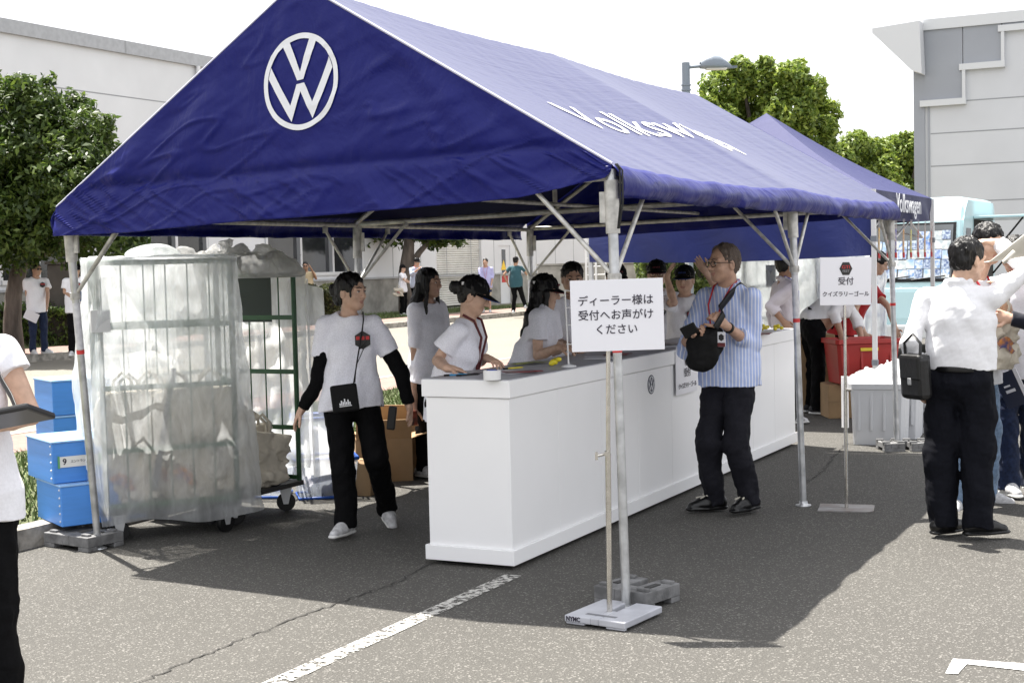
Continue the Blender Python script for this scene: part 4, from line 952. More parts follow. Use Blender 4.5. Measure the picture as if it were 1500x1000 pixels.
        if h < .0075:
            lc = MB()
            for i in range(4): y_ = .035 + i * .022; z_ = .100 - i * .011; lc.tube([Q(-.026, y_, z_ - .014), Q(0, y_ + .006, z_ + .001), Q(.026, y_, z_ - .014)], .0032, 5)
            if shoes == 'chunky': lc.tube([Q(-.03, .06, .10), Q(0, .03, .10), Q(.035, .06, .10)], .006, 5); lc.tube([Q(0, .03, .10), Q(-.02, .10, .085)], .006, 5); lc.tube([Q(0, .03, .10), Q(.03, .11, .08)], .006, 5)
            lc.build('laces', {'white': solew, 'black': shoeb, 'blackwhite': solew, 'chunky': mat('cream_laces', (.6, .57, .48), .8)}[shoes], so_)
    if lany:
        col, drop_ = lany; lm_ = mat('lanyard_' + col, {'red': (.45, .012, .02), 'dark': (.10, .012, .014), 'blue': (.02, .04, .45), 'black': (.012, .012, .013)}[col], .6)
        fr = lambda x, z: Nb + rv * x + hv * (.115 * s * build + .012 + .02 * (z < -.12)) + up_ * z
        l_ = MB(); 
        for q in (-1, 1): l_.tube([Nb + rv * q * .066 * s - hv * .03 * s + up_ * .05 * s, Nb + rv * q * .072 * s + hv * .055 * s + up_ * .012 * s, fr(q * .05 * s, -.10 * s), fr(q * .006, -drop_)], .0085, 6, flat=.35)
        l_.build('lanyard', lm_, root)
    info = dict(root=root, base=base, J=J, Pc=Pc, Nb=Nb, Ch=Ch, Wa=Wa, S=S, E=E, W=Wr, hv=hv, rv=rv, up=up_, s=s, Hc=Hc, HM=HM, HW=W, tw=tw, ww=ww, An=An, K=K)
    return info

def hand(f, E, W, a, s, hv, side, h):
    d = nz(a['hd'] if 'hd' in a else (W - E)); d = A_(*d)
    pn = a.get('pn'); pn = A_(*pn) if pn is not None else -side       # palm normal: towards the body
    pn = nz(pn - d * (pn @ d)); across = np.cross(d, pn)               # across the palm
    cl = a.get('curl', .35); th = a.get('thumb', 1)
    # thumb on the forward side of a hanging hand
    if across @ hv < 0 and 'flip' not in a: across = -across
    if a.get('flip'): across = -across
    pc = W + d * .045 * s
    f.cone(W, W + d * .03 * s, .026 * s, .030 * s, .015, 0, pn, .75); f.cone(W + d * .03 * s + across * .012 * s, W + d * .078 * s + across * .022 * s, .022 * s, .016 * s, .012, 0, pn, .7); f.cone(W + d * .03 * s - across * .012 * s, W + d * .072 * s - across * .026 * s, .022 * s, .015 * s, .012, 0, pn, .7); f.cone(W + d * .03 * s, W + d * .08 * s, .024 * s, .018 * s, .01, 0, pn, .7)
    if h > .013:
        f.cone(W + d * .08 * s, W + d * .15 * s + pn * .03 * cl, .026 * s, .018 * s, .02, 0, pn, .6); f.cone(W + d * .03 * s + across * .02 * s, W + d * .075 * s + across * .05 * s, .013 * s, .011 * s, .01); return
    for i, (off, L_, r_) in enumerate(((.029, .070, .0088), (.0095, .078, .0092), (-.0100, .072, .0088), (-.029, .056, .0078))):
        p = W + d * (.082 - .004 * i) * s + across * off * s; dr = nz(d + across * off * 2.2); ang = 0.
        for j, fr in enumerate((.46, .31, .23)):
            ang += cl * (.9 if j else .55) * (1 + .1 * i); v = dr * math.cos(ang) + pn * math.sin(ang); q = p + v * L_ * fr * s; f.cone(p, q, r_ * s * (1 - .1 * j), r_ * s * (.92 - .1 * j), .003); p = q
    p = W + d * .028 * s + across * .022 * s
    for j, fr in enumerate((.042, .032, .026)):
        v = nz(d * (.65 + .25 * j) + across * (.75 - .3 * j) * th + pn * (.35 + cl * .3 * j)); q = p + v * fr * s; f.cone(p, q, .0125 * s - .0015 * j, .0110 * s - .0015 * j, .006); p = q
# ------------------------------------------------------------------ people
def panel(name, label, cat, px, py, dep, w_, h_, t_, m, yaw=0., pitch=0., roll=0., bevel=.004, part='body', group=None):
    p = at(px, py, dep); o = empty(name, p, 0, label, cat, group)
    o.rotation_euler = (Matrix.Rotation(TH + R(yaw), 3, 'Z') @ Matrix.Rotation(R(pitch), 3, 'X') @ Matrix.Rotation(R(roll), 3, 'Y')).to_euler()
    MB().box((-w_ / 2, -t_ / 2, -h_ / 2), (w_ / 2, t_ / 2, h_ / 2)).build(part, m, o, bevel=bevel); return o
def strap(pts, r, m, parent, name='strap', flat=.3):
    MB().tube([Vector(p) for p in pts], r, 8, flat=flat).build(name, m, parent)
def loc(I, p): p = Vector(p); b = I['base']; return Vector((b.x + p.x * ct - p.y * st, b.y + p.x * st + p.y * ct, b.z + p.z))
def hexbadge(I, x, z, r, off=.0):
    # dark hexagonal print on the chest of a tee
    c = I['Nb'] + I['rv'] * x + I['up'] * z + I['hv'] * (I['tw'] * .68 + .040 + off); hv, rv = Vector(I['hv']), Vector(I['rv']); u = hv.cross(Vector((0, 0, 1))).normalized(); v = Vector((0, 0, 1))
    M = Matrix.Translation(Vector(c)) @ Matrix((u, v, hv)).transposed().to_4x4() 
    b = MB().prism([(r * math.sin(math.pi / 3 * k), r * 1.05 * math.cos(math.pi / 3 * k)) for k in range(6)], -.03, .003, M).build('chest_badge', mat('badge_black', (.015, .014, .014), .5), I['root'])
    t = MB()
    for dx in (-.5, 0, .5): t.box((dx * r * 1.1 - r * .2, r * .05, .003), (dx * r * 1.1 + r * .2, r * .45, .0045), 0, M)
    t.build('badge_print', mat('badge_red', (.5, .02, .02), .5), b)

# walking woman
WW = I = person('young woman in grey tee over black sleeves walking toward the counter end', 520, 770, 8.5, 1.585, phi=8, head=dict(yaw=58, pitch=2), arms={'R': dict(e=(468, 556), w=(443, 598)), 'L': dict(e=(588, 548), w=(598, 590))}, legs={'R': dict(a=(507, 764, .12), k=(503, 688, .1)), 'L': dict(a=(567, 741, -.25), k=(552, 668, .05), pitch=28), 'w': 1.12}, hairstyle='bun', under=blackc, chest=1, hem=.48, toes={'R': -25, 'L': 25})
hexbadge(I, -.075, -.14, .052)
pk = person('young woman in black cap leaning over papers at the near counter end', 660, 700, 8.2, 1.56, phi=72, head=dict(yaw=84, pitch=22, at=(694, 434, .02)), lean=(.13, -.02), arms={'R': dict(e=(641, 528, .12), w=(655, 539, .40), hd=(.8, -.1, -.12), pn=(0, 0, -1), curl=.5), 'L': dict(e=(700, 530, -.25), w=(712, 524, .0), hd=(.6, -.6, -.2), pn=(0, 0, -1), curl=.5)}, hairstyle='capbun', cap='blue', chest=1, lany=('dark', .36))
person('long haired woman in grey tee standing behind the capped woman', 632, 690, 10.8, 1.6, phi=55, head=dict(yaw=62), arms={'R': dict(e=(609, 548, .1), w=(606, 596, .15))}, hairstyle='long', chest=1, tone='mid')
person('long haired woman in black cap bending right to write on the counter', 772, 600, 9.6, 1.6, phi=70, head=dict(yaw=80, pitch=12, at=(799, 428, 0)), lean=(.15, -.03), arms={'R': dict(e=(788, 521, .2), w=(818, 509, .4), hd=(.9, -.3, -.15), pn=(0, 0, -1), curl=.6), 'L': dict(e=(810, 515, -.2), w=(828, 507, .2), hd=(.8, -.4, -.1), pn=(0, 0, -1), curl=.6)}, hairstyle='long', cap='red', chest=1, tone='fair')
person('bareheaded woman with tied black hair behind the writing woman', 842, 600, 10.35, 1.62, phi=15, head=dict(yaw=5, pitch=8), arms={'R': dict(e=(812, 500, .1), w=(838, 508, .45)), 'L': dict(e=(880, 505, .1), w=(862, 512, .45))}, hairstyle='tied', chest=1, tone='mid')
person('capped helper mostly hidden behind the white sign and tent post', 906, 600, 11.0, 1.60, phi=0, head=dict(yaw=8, pitch=6), hairstyle='short', cap='red', chest=1, tone='mid')
I8 = person('smiling helper in black cap and glasses facing the camera', 966, 600, 11.9, 1.62, phi=-5, head=dict(yaw=-8, pitch=3), hairstyle='short', cap='red', glasses='clear', chest=1, topm=teew)
strap([I8['Nb'] + I8['rv'] * -.09 + I8['hv'] * .03 + I8['up'] * -.01, I8['Ch'] + I8['hv'] * .14 + I8['rv'] * -.06, I8['Wa'] + I8['hv'] * .15 + I8['rv'] * .05], .018, blackm, I8['root'])
I = person('helper in black cap with blue brim shading her eyes with raised hand', 1006, 600, 11.5, 1.58, phi=-12, head=dict(yaw=-22, pitch=4, at=(1003, 410)), arms={'R': dict(e=(987, 443, .2), w=(977, 408, .12), hd=(.3, .1, 1), curl=.4), 'L': dict(e=(1050, 420, .1), w=(1033, 398, .15), hd=(-.5, 0, .8), pn=(-.3, -1, 0), curl=.2)}, hairstyle='short', cap='blue', chest=1, topm=teew)
hexbadge(I, -.07, -.15, .05)
# visitor in the striped shirt
VM = person('man in blue striped shirt and glasses talking across the counter', 1072, 745, 9.0, 1.71, phi=-48, male=True, head=dict(yaw=-66, pitch=2, at=(1060, 387, .05)), top='shirt', topm=stripem, collar=True, rolled=.55, bottomm=charc, hairstyle='thin', hairmat=hairg, tone='mid', shoes='chunky', glasses='clear', lany=('red', .33), hem=.465, build=1.08, arms={'L': dict(e=(1100, 505, .10), w=(1062, 476, .36), hd=(-.55, -.2, .55), curl=1.2), 'R': dict(e=(1002, 512, .08), w=(1012, 486, .30), hd=(.5, -.5, -.05), curl=.9)}, legs={'R': dict(a=(1046, 727, .05), k=(1037, 650, .12)), 'L': dict(a=(1098, 727, .15), k=(1078, 650, .2)), 'w': 1.12}, toes={'R': -75, 'L': -45})
wch = MB(); q = VM['W']['L'] * .86 + VM['E']['L'] * .14; d_ = VM['W']['L'] - VM['E']['L']; wch.tube([q - d_ * .03, q + d_ * .03], .034, 14); wch.build('wristwatch', blackm, VM['root'])
person('man in pale pink dress shirt facing right beyond the far counter end', 1152, 640, 13.7, 1.66, phi=105, male=True, head=dict(yaw=110), top='tucked', topm=cloth('pinkish_shirt', (.62, .57, .60), .04), collar=True, rolled=.5, arms={'R': dict(e=(1128, 448, .15), w=(1147, 470, .2)), }, hairstyle='short', tone='tan', lany=('blue', .3))
person('man in white shirt bending over to reach into the red bin', 1192, 600, 14.5, 1.74, phi=95, male=True, head=dict(yaw=95, pitch=45), lean=(.42, .0), top='tucked', topm=shirtw, rolled=.55, build=1.1, arms={'R': dict(s=(1238, 425, .1), e=(1222, 458, .2), w=(1232, 490, .2)), 'L': dict(e=(1255, 470, -.1), w=(1262, 495, 0))}, hairstyle='short', tone='mid', shoes='blackwhite', toes={'R': 60, 'L': 100})
person('dark haired person in red shirt reaching into the red bin', 1236, 600, 15.2, 1.68, phi=60, male=False, head=dict(yaw=70, pitch=25, at=(1287, 386, .1)), lean=(.27, -.12), topm=redc, arms={'R': dict(e=(1252, 455, .3), w=(1266, 488, .5)), 'L': dict(e=(1302, 450, .3), w=(1312, 482, .5))}, hairstyle='short', tone='fair')
# group on the right
B = person('stout man in white dress shirt and black trousers seen from behind', 1408, 780, 7.95, 1.70, phi=145, male=True, head=dict(yaw=118, pitch=8, at=(1418, 382, .0)), top='tucked', topm=shirtw, collar=True, bottomm=navyc, belt=True, build=1.17, arms={'R': dict(s=(1446, 440, .05), e=(1507, 396, .05), w=(1462, 356, -.1), hd=(-.9, .2, .15), pn=(-.2, .2, -1), curl=.5), 'L': dict(e=(1334, 502, -.02), w=(1346, 560, -.1))}, legs={'R': dict(a=(1432, 762, .10), k=(1432, 660, .05)), 'L': dict(a=(1381, 760, .0), k=(1378, 660, -.03)), 'w': 1.3}, hairstyle='short', tone='fair', shoes='black', toes={'R': 95, 'L': 115})
T15 = person('man in light grey tee and faded jeans behind the stout man', 1428, 735, 8.95, 1.73, phi=38, male=True, head=dict(yaw=20, pitch=12, at=(1448, 358, .0)), topm=greyc, bottomm=denimL, arms={'L': dict(e=(1478, 462, .05), w=(1464, 428, .2)), 'R': dict(e=(1400, 480, -.1), w=(1410, 540, 0))}, legs={'R': dict(a=(1400, 730, .05)), 'L': dict(a=(1444, 722, -.1)), 'w': 1.2}, hairstyle='short', lany=('red', .32), toes={'R': -20, 'L': 70})
T16 = person('man in white tee and dark jeans at the right edge holding a leaflet', 1492, 725, 9.3, 1.72, phi=-15, male=True, head=dict(yaw=-40, pitch=15), topm=teew, bottomm=denim, arms={'R': dict(e=(1466, 470, .0), w=(1470, 505, .15)), 'L': dict(e=(1535, 450, .1), w=(1505, 405, .3))}, legs={'R': dict(a=(1476, 706, .05)), 'L': dict(a=(1512, 700, .0)), 'w': 1.2}, hairstyle='short', tone='tan', toes={'R': 5, 'L': 10})
person('person in dark suit reaching in from the right to hold the red lanyard', 1590, 740, 8.6, 1.74, phi=-85, male=True, top='shirt', topm=suitc, bottomm=suitc, arms={'R': dict(e=(1535, 478, .15), w=(1482, 467, .1), curl=.9), 'L': dict(e=(1590, 520, -.2), w=(1580, 580, -.2))}, hairstyle='short', shoes='black', collar=True)
# foreground woman cropped by the left edge
P1 = person('woman in white tee holding a black tablet at the left foreground', -34, 1000, 4.85, 1.63, phi=-12, head=dict(yaw=-40), topm=teew, slv=.36, arms={'L': dict(s=(2, 512, 0), e=(46, 608, .03), w=(-40, 628, .26), hd=(-1, -.2, .1), pn=(.1, .5, -1), curl=.7), 'R': dict(e=(-130, 612, .05), w=(-60, 640, .3))}, legs={'w': 1.15}, hairstyle='bob', bottomm=blackc, hem=.47, chest=1)
# men under the tree on the left
I = person('man in white tee, jeans and sunglasses leaning near the tree trunk', 57, 515, 26.9, 1.74, zbase=.13, phi=35, male=True, head=dict(yaw=55), topm=teew, bottomm=denim, glasses='sun', hairstyle='short', arms={'R': dict(e=(40, 432), w=(46, 452)), 'L': dict(e=(70, 430), w=(69, 448, .3))}, tone='mid', toes={'R': 40, 'L': 75}); hexbadge(I, -.08, -.13, .05)
I = person('man in white tee half hidden behind the left front tent post', 115, 518, 26.0, 1.72, zbase=.13, phi=12, male=True, head=dict(yaw=30, pitch=8), topm=teew, arms={'R': dict(e=(95, 428), w=(108, 436, .25)), 'L': dict(e=(132, 428), w=(122, 442, .25))}, hairstyle='short', cap='plain', tone='mid'); hexbadge(I, -.06, -.13, .05)
# people along the warehouse
person('man in beige tee and sunglasses behind the square hedge', 450, 466, 40.5, 1.72, zbase=.13, phi=5, male=True, topm=beigec, bottomm=charc, glasses='sun', build=1.15, arms={'L': dict(e=(463, 408), w=(455, 392, .3)), 'R': dict(e=(436, 410), w=(442, 420, .2))}, hairstyle='short', tone='tan', under=None)
person('woman in black cap and white tee with a tote bag by the small tree', 591, 461, 43.8, 1.58, zbase=.13, phi=70, topm=teew, legs={'w': 1.25}, arms={'R': dict(e=(594, 412, .2), w=(602, 415, .3)), 'L': dict(e=(596, 412, -.2), w=(604, 412, .1))}, hairstyle='ponytail', cap='plain')
person('tall man in black cap and pale shirt drinking beside the small tree', 612, 461, 42.9, 1.78, zbase=.13, phi=25, male=True, head=dict(yaw=35, pitch=10), top='shirt', topm=bluesh, rolled=.5, hem=.48, arms={'R': dict(e=(603, 402, .2), w=(613, 394, .35)), 'L': dict(e=(628, 405, .1), w=(622, 402, .3))}, hairstyle='short', cap='plain', tone='mid', lany=('red', .3), shoes='black')
person('man in lavender shirt and beige shorts by the roller shutter', 713, 457, 44.5, 1.72, zbase=.13, phi=-5, male=True, head=dict(yaw=-15), top='shirt', topm=lav, bottomm=cloth('beige_shorts', (.42, .36, .27)), legs={'short': True}, rolled=.5, arms={'L': dict(e=(722, 402), w=(720, 415, .15)), 'R': dict(e=(703, 405, .1), w=(708, 418, .2))}, hairstyle='short', tone='mid', lany=('red', .35))
person('man in teal tee and black trousers striding by the warehouse door', 757, 458, 43.0, 1.74, zbase=.13, phi=165, male=True, topm=tealc, arms={'L': dict(e=(738, 402), w=(744, 416)), 'R': dict(e=(772, 402), w=(780, 420))}, legs={'R': dict(a=(770, 448, .1), k=(765, 434)), 'L': dict(a=(752, 455, 0), k=(754, 434))}, hairstyle='short', cap='plain', tone='tan')
person('seated person in teal with a hat behind the warehouse window', 479, 405, 46.6, 1.6, zbase=.6, phi=-30, topm=tealc, hairstyle='short', cap='plain', tone='tan', face=False)
# ------------------------------------------------------------------ signs
paper = mat('white_sheet', (.76, .76, .80), .35); ink = mat('dark_ink', (.018, .014, .03), .5); chrome = mat('chrome_pole', (.62, .60, .56), .2, metal=.9, var=.1, vscale=30)
ROTX = Matrix.Rotation(R(90), 4, 'X')
def FT(x, y, z): return Matrix.Translation((x, y, z)) @ ROTX          # text plane facing -y of its parent
b0 = gnd(893, 899, .03)
s1 = empty('sign_stand', (b0.x, b0.y, 0), TH, 'white sign with three lines of black writing beside the near right tent post', 'sign')
tl = at(837, 410, 6.28); br = at(968, 511, 6.28); 
def tolocal(o, p): d = Vector(p) - o.location; a = o.rotation_euler.z; return Vector((d.x * math.cos(a) + d.y * math.sin(a), -d.x * math.sin(a) + d.y * math.cos(a), d.z))
a_, b_ = tolocal(s1, tl), tolocal(s1, br); cxs, czs = (a_.x + b_.x) / 2, (a_.z + b_.z) / 2; wb, hb = .405, .312
Mb = Matrix.Translation((cxs, -.03, czs)) @ Matrix.Rotation(R(-.6), 4, 'Y') @ Matrix.Rotation(R(-3), 4, 'Z')
MB().box((-wb / 2, -.004, -hb / 2), (wb / 2, .004, hb / 2), 0, Mb).build('board', paper, s1)
for i, t_ in enumerate(('ディーラー様は', '受付へお声がけ', 'ください')):
    text(t_, .047, Mb @ FT(-.006, -.0052, .062 - i * .063), ink, s1, bold=.0004, spacing=1.02)
MB().tube([(0, 0, .03), (cxs * .12, 0, czs * .55)], .0125, 14).tube([(cxs * .12, 0, czs * .5), (cxs * .4, 0, czs + .12)], .0095, 12).build('pole', chrome, s1)
k_ = MB(); k_.tube([(0, -.02, czs * .55), (0, .02, czs * .55)], .012, 10); k_.tube([(.0, 0, czs * .55), (-.045, -.02, czs * .545)], .007, 8); k_.cbox((-.045, -.02, czs * .545), (.012, .012, .035)); k_.build('clamp', chrome, s1)
plm = mat('grey_plastic_base', (.44, .45, .49), .45, var=.12, vscale=9)
pb = MB(); 
for x0, x1, y0, y1 in ((-.17, -.022, -.19, .19), (.022, .17, -.19, .19), (-.022, .022, -.19, -.01)): pb.box((x0, y0, .012), (x1, y1, .042))
pb.box((-.165, -.185, .002), (-.06, -.16, .012)); pb.box((.06, -.185, .002), (.165, -.16, .012))
bo = pb.build('base', plm, s1, bevel=.005); bo.location = (.02, .02, 0); bo.rotation_euler = (0, 0, R(-34)); bo.scale = (.9, .9, 1)
MB().box((-.085, -.135, .042), (.085, -.105, .0425)).build('grip_slot', mat('slot_grey', (.16, .165, .18), .6), bo)
text('NYMC', .028, Matrix.Translation((-.12, -.1905, .027)) @ ROTX, ink, bo, bold=.001)

b0 = gnd(1240, 745, 0)
s2 = empty('sign_stand', (b0.x, b0.y, 0), TH, 'white sign with dark hexagon and black writing on a steel pole right of the counter', 'sign')
a_, b_ = tolocal(s2, at(1205, 377, 8.78)), tolocal(s2, at(1284.5, 447, 8.78)); cxs, czs = (a_.x + b_.x) / 2, (a_.z + b_.z) / 2; wb, hb = .335, .298
Mb = Matrix.Translation((cxs, -.03, czs)) @ Matrix.Rotation(R(.8), 4, 'Y') @ Matrix.Rotation(R(8), 4, 'Z')
MB().box((-wb / 2, -.004, -hb / 2), (wb / 2, .004, hb / 2), 0, Mb).build('board', paper, s2)
hexp = [(.042 * math.sin(math.pi / 6 + math.pi / 3 * k), .046 * math.cos(math.pi / 6 + math.pi / 3 * k)) for k in range(6)]
hexM = Mb @ FT(.0, -.0045, .078)
hb_ = MB().prism(hexp, 0, .0015, hexM).build('hexagon', mat('badge_black', (.015, .014, .014), .5), s2)
text('GTI', .028, hexM @ Matrix.Translation((0, .009, .002)), mat('badge_red', (.5, .02, .02), .5), hb_, bold=.0002, sx=1.25); text('FEST', .020, hexM @ Matrix.Translation((0, -.016, .002)), mat('badge_grey', (.25, .25, .26), .5), hb_, bold=.0002, sx=1.1)
text('受付', .052, Mb @ FT(.0, -.0055, -.003), ink, s2, bold=.0005)
text('クイズラリーゴール', .034, Mb @ FT(.0, -.0055, -.082), ink, s2, bold=.0004)
MB().tube([(0, 0, .01), (cxs * .5, 0, .75)], .0115, 12).tube([(cxs * .5, 0, .7), (cxs, 0, czs + .1)], .009, 12).build('pole', chrome, s2)
MB().tube([(cxs * .5, -.02, .76), (cxs * .5 + .03, -.02, .755)], .011, 10).build('clamp', chrome, s2)
bo = MB().prism([(-.17, -.13), (.14, -.13), (.17, -.10), (.17, .11), (.15, .13), (-.17, .13), (-.17, .012), (0, .012), (0, .0), (-.17, .0)], .001, .009).build('base', mat('rusty_steel_plate', (.33, .33, .33), .4, metal=.6, var=.3, vscale=7, col2=(.25, .22, .20)), s2); bo.rotation_euler = (0, 0, R(-16))

# paper notice taped on the counter
nx, ny, nz_ = .0, 2.64, .838
nt_ = empty('paper_notice', (nx, ny, nz_), 0, 'white paper notice taped to the counter front behind the striped man', 'notice')
MB().grid(lambda u, v: (.004 + .006 * math.sin(u * 3) * (1 - v), -.21 + .42 * u, -.148 + .297 * v), 8, 8).build('sheet', paper, nt_)
TM = Matrix(((0, 0, 1, .0125), (1, 0, 0, 0), (0, 1, 0, 0), (0, 0, 0, 1)))
text('受付', .062, TM @ Matrix.Translation((0, -.01, 0)), ink, nt_, bold=.0005); text('クイズラリーゴール', .039, TM @ Matrix.Translation((0, -.095, 0)), ink, nt_, bold=.0004)
MB().prism([(.035 * math.sin(math.pi / 6 + math.pi / 3 * k), .038 * math.cos(math.pi / 6 + math.pi / 3 * k)) for k in range(6)], -.001, .001, TM @ Matrix.Translation((0, .075, 0))).build('hexagon', mat('badge_black', (0, 0, 0)), nt_)

# ------------------------------------------------------------------ things on the counter
TOPZ = .997
def on_top(px, py): return gnd(px, py, TOPZ)
p = on_top(721, 556)
tr_ = empty('tape_roll', p, 0, 'roll of white tape standing flat on the near counter corner', 'tape roll')
mb = MB(); n_s = 28
prof = [(.028, .0), (.046, .0), (.046, .05), (.028, .05)]
V = [(r_ * math.cos(2 * math.pi * k / n_s), r_ * math.sin(2 * math.pi * k / n_s), z) for r_, z in prof for k in range(n_s)]
mb.add(V, [(i * n_s + k, i * n_s + (k + 1) % n_s, ((i + 1) % 4) * n_s + (k + 1) % n_s, ((i + 1) % 4) * n_s + k) for i in range(4) for k in range(n_s)], 0, False); mb.build('tape', mat('tape_white', (.78, .78, .78), .4), tr_, bevel=.001)
lab = MB(); lab.lathe([(.0275, .002), (.0275, .0515), (.026, .0515), (.026, .002)], 28); lab.build('core', mat('blue_core', (.03, .07, .35), .5), tr_)
def sheet(px, py, w_, d_, rz, m, label, cat='leaflet', h_=.003, name='leaflet', group='papers on the counter', z=0.):
    p = on_top(px, py); o = empty(name, (p.x, p.y, TOPZ + z), rz, label, cat, group)
    MB().grid(lambda u, v: (-w_ / 2 + w_ * u, -d_ / 2 + d_ * v, h_ + .008 * max(0, u - .7) * math.sin(v * 4 + rz)), 8, 8).build('page', m, o, solid=.002); return o
prt = mat('printed_leaflet', (.10, .07, .09), .4, col2=(.55, .53, .52), vscale=14); prt2 = mat('red_black_leaflet', (.02, .02, .022), .35, col2=(.30, .02, .02), vscale=9); wp = mat('plain_paper', (.70, .70, .74), .5, var=.1, vscale=20); greenp = mat('lime_leaflet', (.45, .5, .04), .4, col2=(.05, .06, .05), vscale=10)
sheet(692, 545, .15, .21, .9, prt, 'dark printed leaflet under the hand of the capped woman')
sheet(742, 545, .21, .30, 1.2, wp, 'white paper sheets beside the tape roll')
sheet(765, 546, .21, .12, .7, prt2, 'black and red leaflet by the tape roll edge', z=.006)
sheet(775, 533, .26, .10, 1.1, greenp, 'lime green and black leaflet near the writing woman', z=.006)
sheet(880, 524, .21, .30, .4, wp, 'white papers under the hands of the writing woman'); sheet(905, 520, .15, .21, .2, prt2, 'dark leaflet behind the big white sign board', z=.006)
sheet(965, 508, .25, .2, .5, wp, 'white paper in front of the smiling helper'); sheet(985, 505, .15, .2, .9, prt, 'printed card in front of the saluting helper', z=.006)
sheet(1110, 489, .21, .3, .2, prt2, 'dark printed leaflets at the far counter end')
def pen(px, py, rz, m, label):
    p = on_top(px, py); o = empty('pen', (p.x, p.y, TOPZ + .005), rz, label, 'pen', 'pens on the counter')
    MB().tube([(-.07, 0, 0), (.055, 0, 0), (.07, 0, 0)], [.0045, .0045, .0015], 8).build('barrel', m, o); MB().tube([(-.071, 0, 0), (-.04, 0, 0)], .0052, 8).build('pen_cap', blackm, o)
pen(668, 550, .9, mat('pen_blue', (.03, .3, .6), .3), 'blue pen at the near counter edge'); pen(686, 550, .95, blackm, 'black pen beside the blue pen'); pen(752, 540, 1.1, mat('pen_yellow', (.7, .6, .03), .4), 'yellow pen on the white papers')
def blob(px, py, label, m):
    p = on_top(px, py); f = SDF((-.06, -.06, -.01), (.06, .06, .07), .004)
    for k in range(5): f.ell((rng.normal(0, .014), rng.normal(0, .014), .016 + .006 * k), (.017, .017, .014), None, .006)
    o = link('yellow_clip', f.mesh('yellow_clip', [m]), None, (p.x, p.y, TOPZ)); tag(o, label, 'clip')
yl = mat('yellow_plastic', (.75, .62, .03), .4)
blob(811, 536, 'small yellow clip on the counter by the little rack', yl); blob(1120, 484, 'yellow ornament at far counter end, left one', yl); blob(1139, 484, 'yellow ornament at far counter end, right one', yl)
p = on_top(833, 537)
rk = empty('display_rack', p, TH, 'thin white display rack standing on the counter left of the sign', 'rack')
wpl = mat('white_plastic', (.74, .74, .74), .4)
MB().lathe([(.045, 0), (.045, .006), (.02, .012), (.006, .016)], 20).build('base', wpl, rk)
mb = MB().tube([(0, 0, .01), (-.012, 0, .44)], .005, 8)
for z in (.13, .24, .34): mb.tube([(-.01, 0, z), (.05, .0, z)], .004, 8)
mb.tube([(-.012, 0, .44), (.05, 0, .43), (.05, 0, .13)], .004, 8); mb.build('upright', wpl, rk)

# ------------------------------------------------------------------ roll cages and film
green = mat('green_frame', (.018, .075, .028), .45, var=.15, vscale=20)
def filmmat(nm, a, col, rough=.28):
    m, n, L, b = nodes_mat(nm)
    tc = n.new('ShaderNodeTexCoord'); t1 = n.new('ShaderNodeTexNoise'); t1.inputs['Scale'].default_value = 5; t1.inputs['Detail'].default_value = 6; t1.inputs['Distortion'].default_value = 2.2; mp = n.new('ShaderNodeMapping'); mp.inputs['Scale'].default_value = (1.5, 1.5, .6); L.new(tc.outputs['Object'], mp.inputs[0]); L.new(mp.outputs[0], t1.inputs['Vector'])
    v = n.new('ShaderNodeTexVoronoi'); v.feature = 'DISTANCE_TO_EDGE'; v.inputs['Scale'].default_value = 3.0; L.new(mp.outputs[0], v.inputs['Vector'])
    mr = n.new('ShaderNodeMapRange'); mr.inputs[1].default_value = 0; mr.inputs[2].default_value = .05; mr.inputs[3].default_value = 1; mr.inputs[4].default_value = 0; L.new(v.outputs[0], mr.inputs[0])
    ad = n.new('ShaderNodeMath'); ad.operation = 'MULTIPLY_ADD'; ad.inputs[1].default_value = .10; L.new(mr.outputs[0], ad.inputs[0]); L.new(t1.outputs[0], ad.inputs[2])
    bp = n.new('ShaderNodeBump'); bp.inputs['Strength'].default_value = .55; bp.inputs['Distance'].default_value = .03; L.new(ad.outputs[0], bp.inputs['Height'])
    b.inputs['Base Color'].default_value = (*col, 1); b.inputs['Roughness'].default_value = rough; L.new(bp.outputs[0], b.inputs['Normal'])
    trl = n.new('ShaderNodeBsdfTranslucent'); trl.inputs[0].default_value = (*col, 1); mx = n.new('ShaderNodeMixShader'); mx.inputs[0].default_value = .72; L.new(b.outputs[0], mx.inputs[1]); L.new(trl.outputs[0], mx.inputs[2])
    tp = n.new('ShaderNodeBsdfTransparent'); m2 = n.new('ShaderNodeMixShader'); ar = n.new('ShaderNodeMapRange'); ar.inputs[1].default_value = .3; ar.inputs[2].default_value = .75; ar.inputs[3].default_value = a - .12; ar.inputs[4].default_value = a + .18; L.new(ad.outputs[0], ar.inputs[0]); L.new(ar.outputs[0], m2.inputs[0]); L.new(tp.outputs[0], m2.inputs[1]); L.new(mx.outputs[0], m2.inputs[2]); L.new(m2.outputs[0], n['Material Output'].inputs[0])
    return m
film = filmmat('clear_film', .56, (.90, .92, .93), .2); film2 = filmmat('white_film', .66, (.80, .81, .82)); film3 = filmmat('dense_film', .82, (.80, .82, .82))
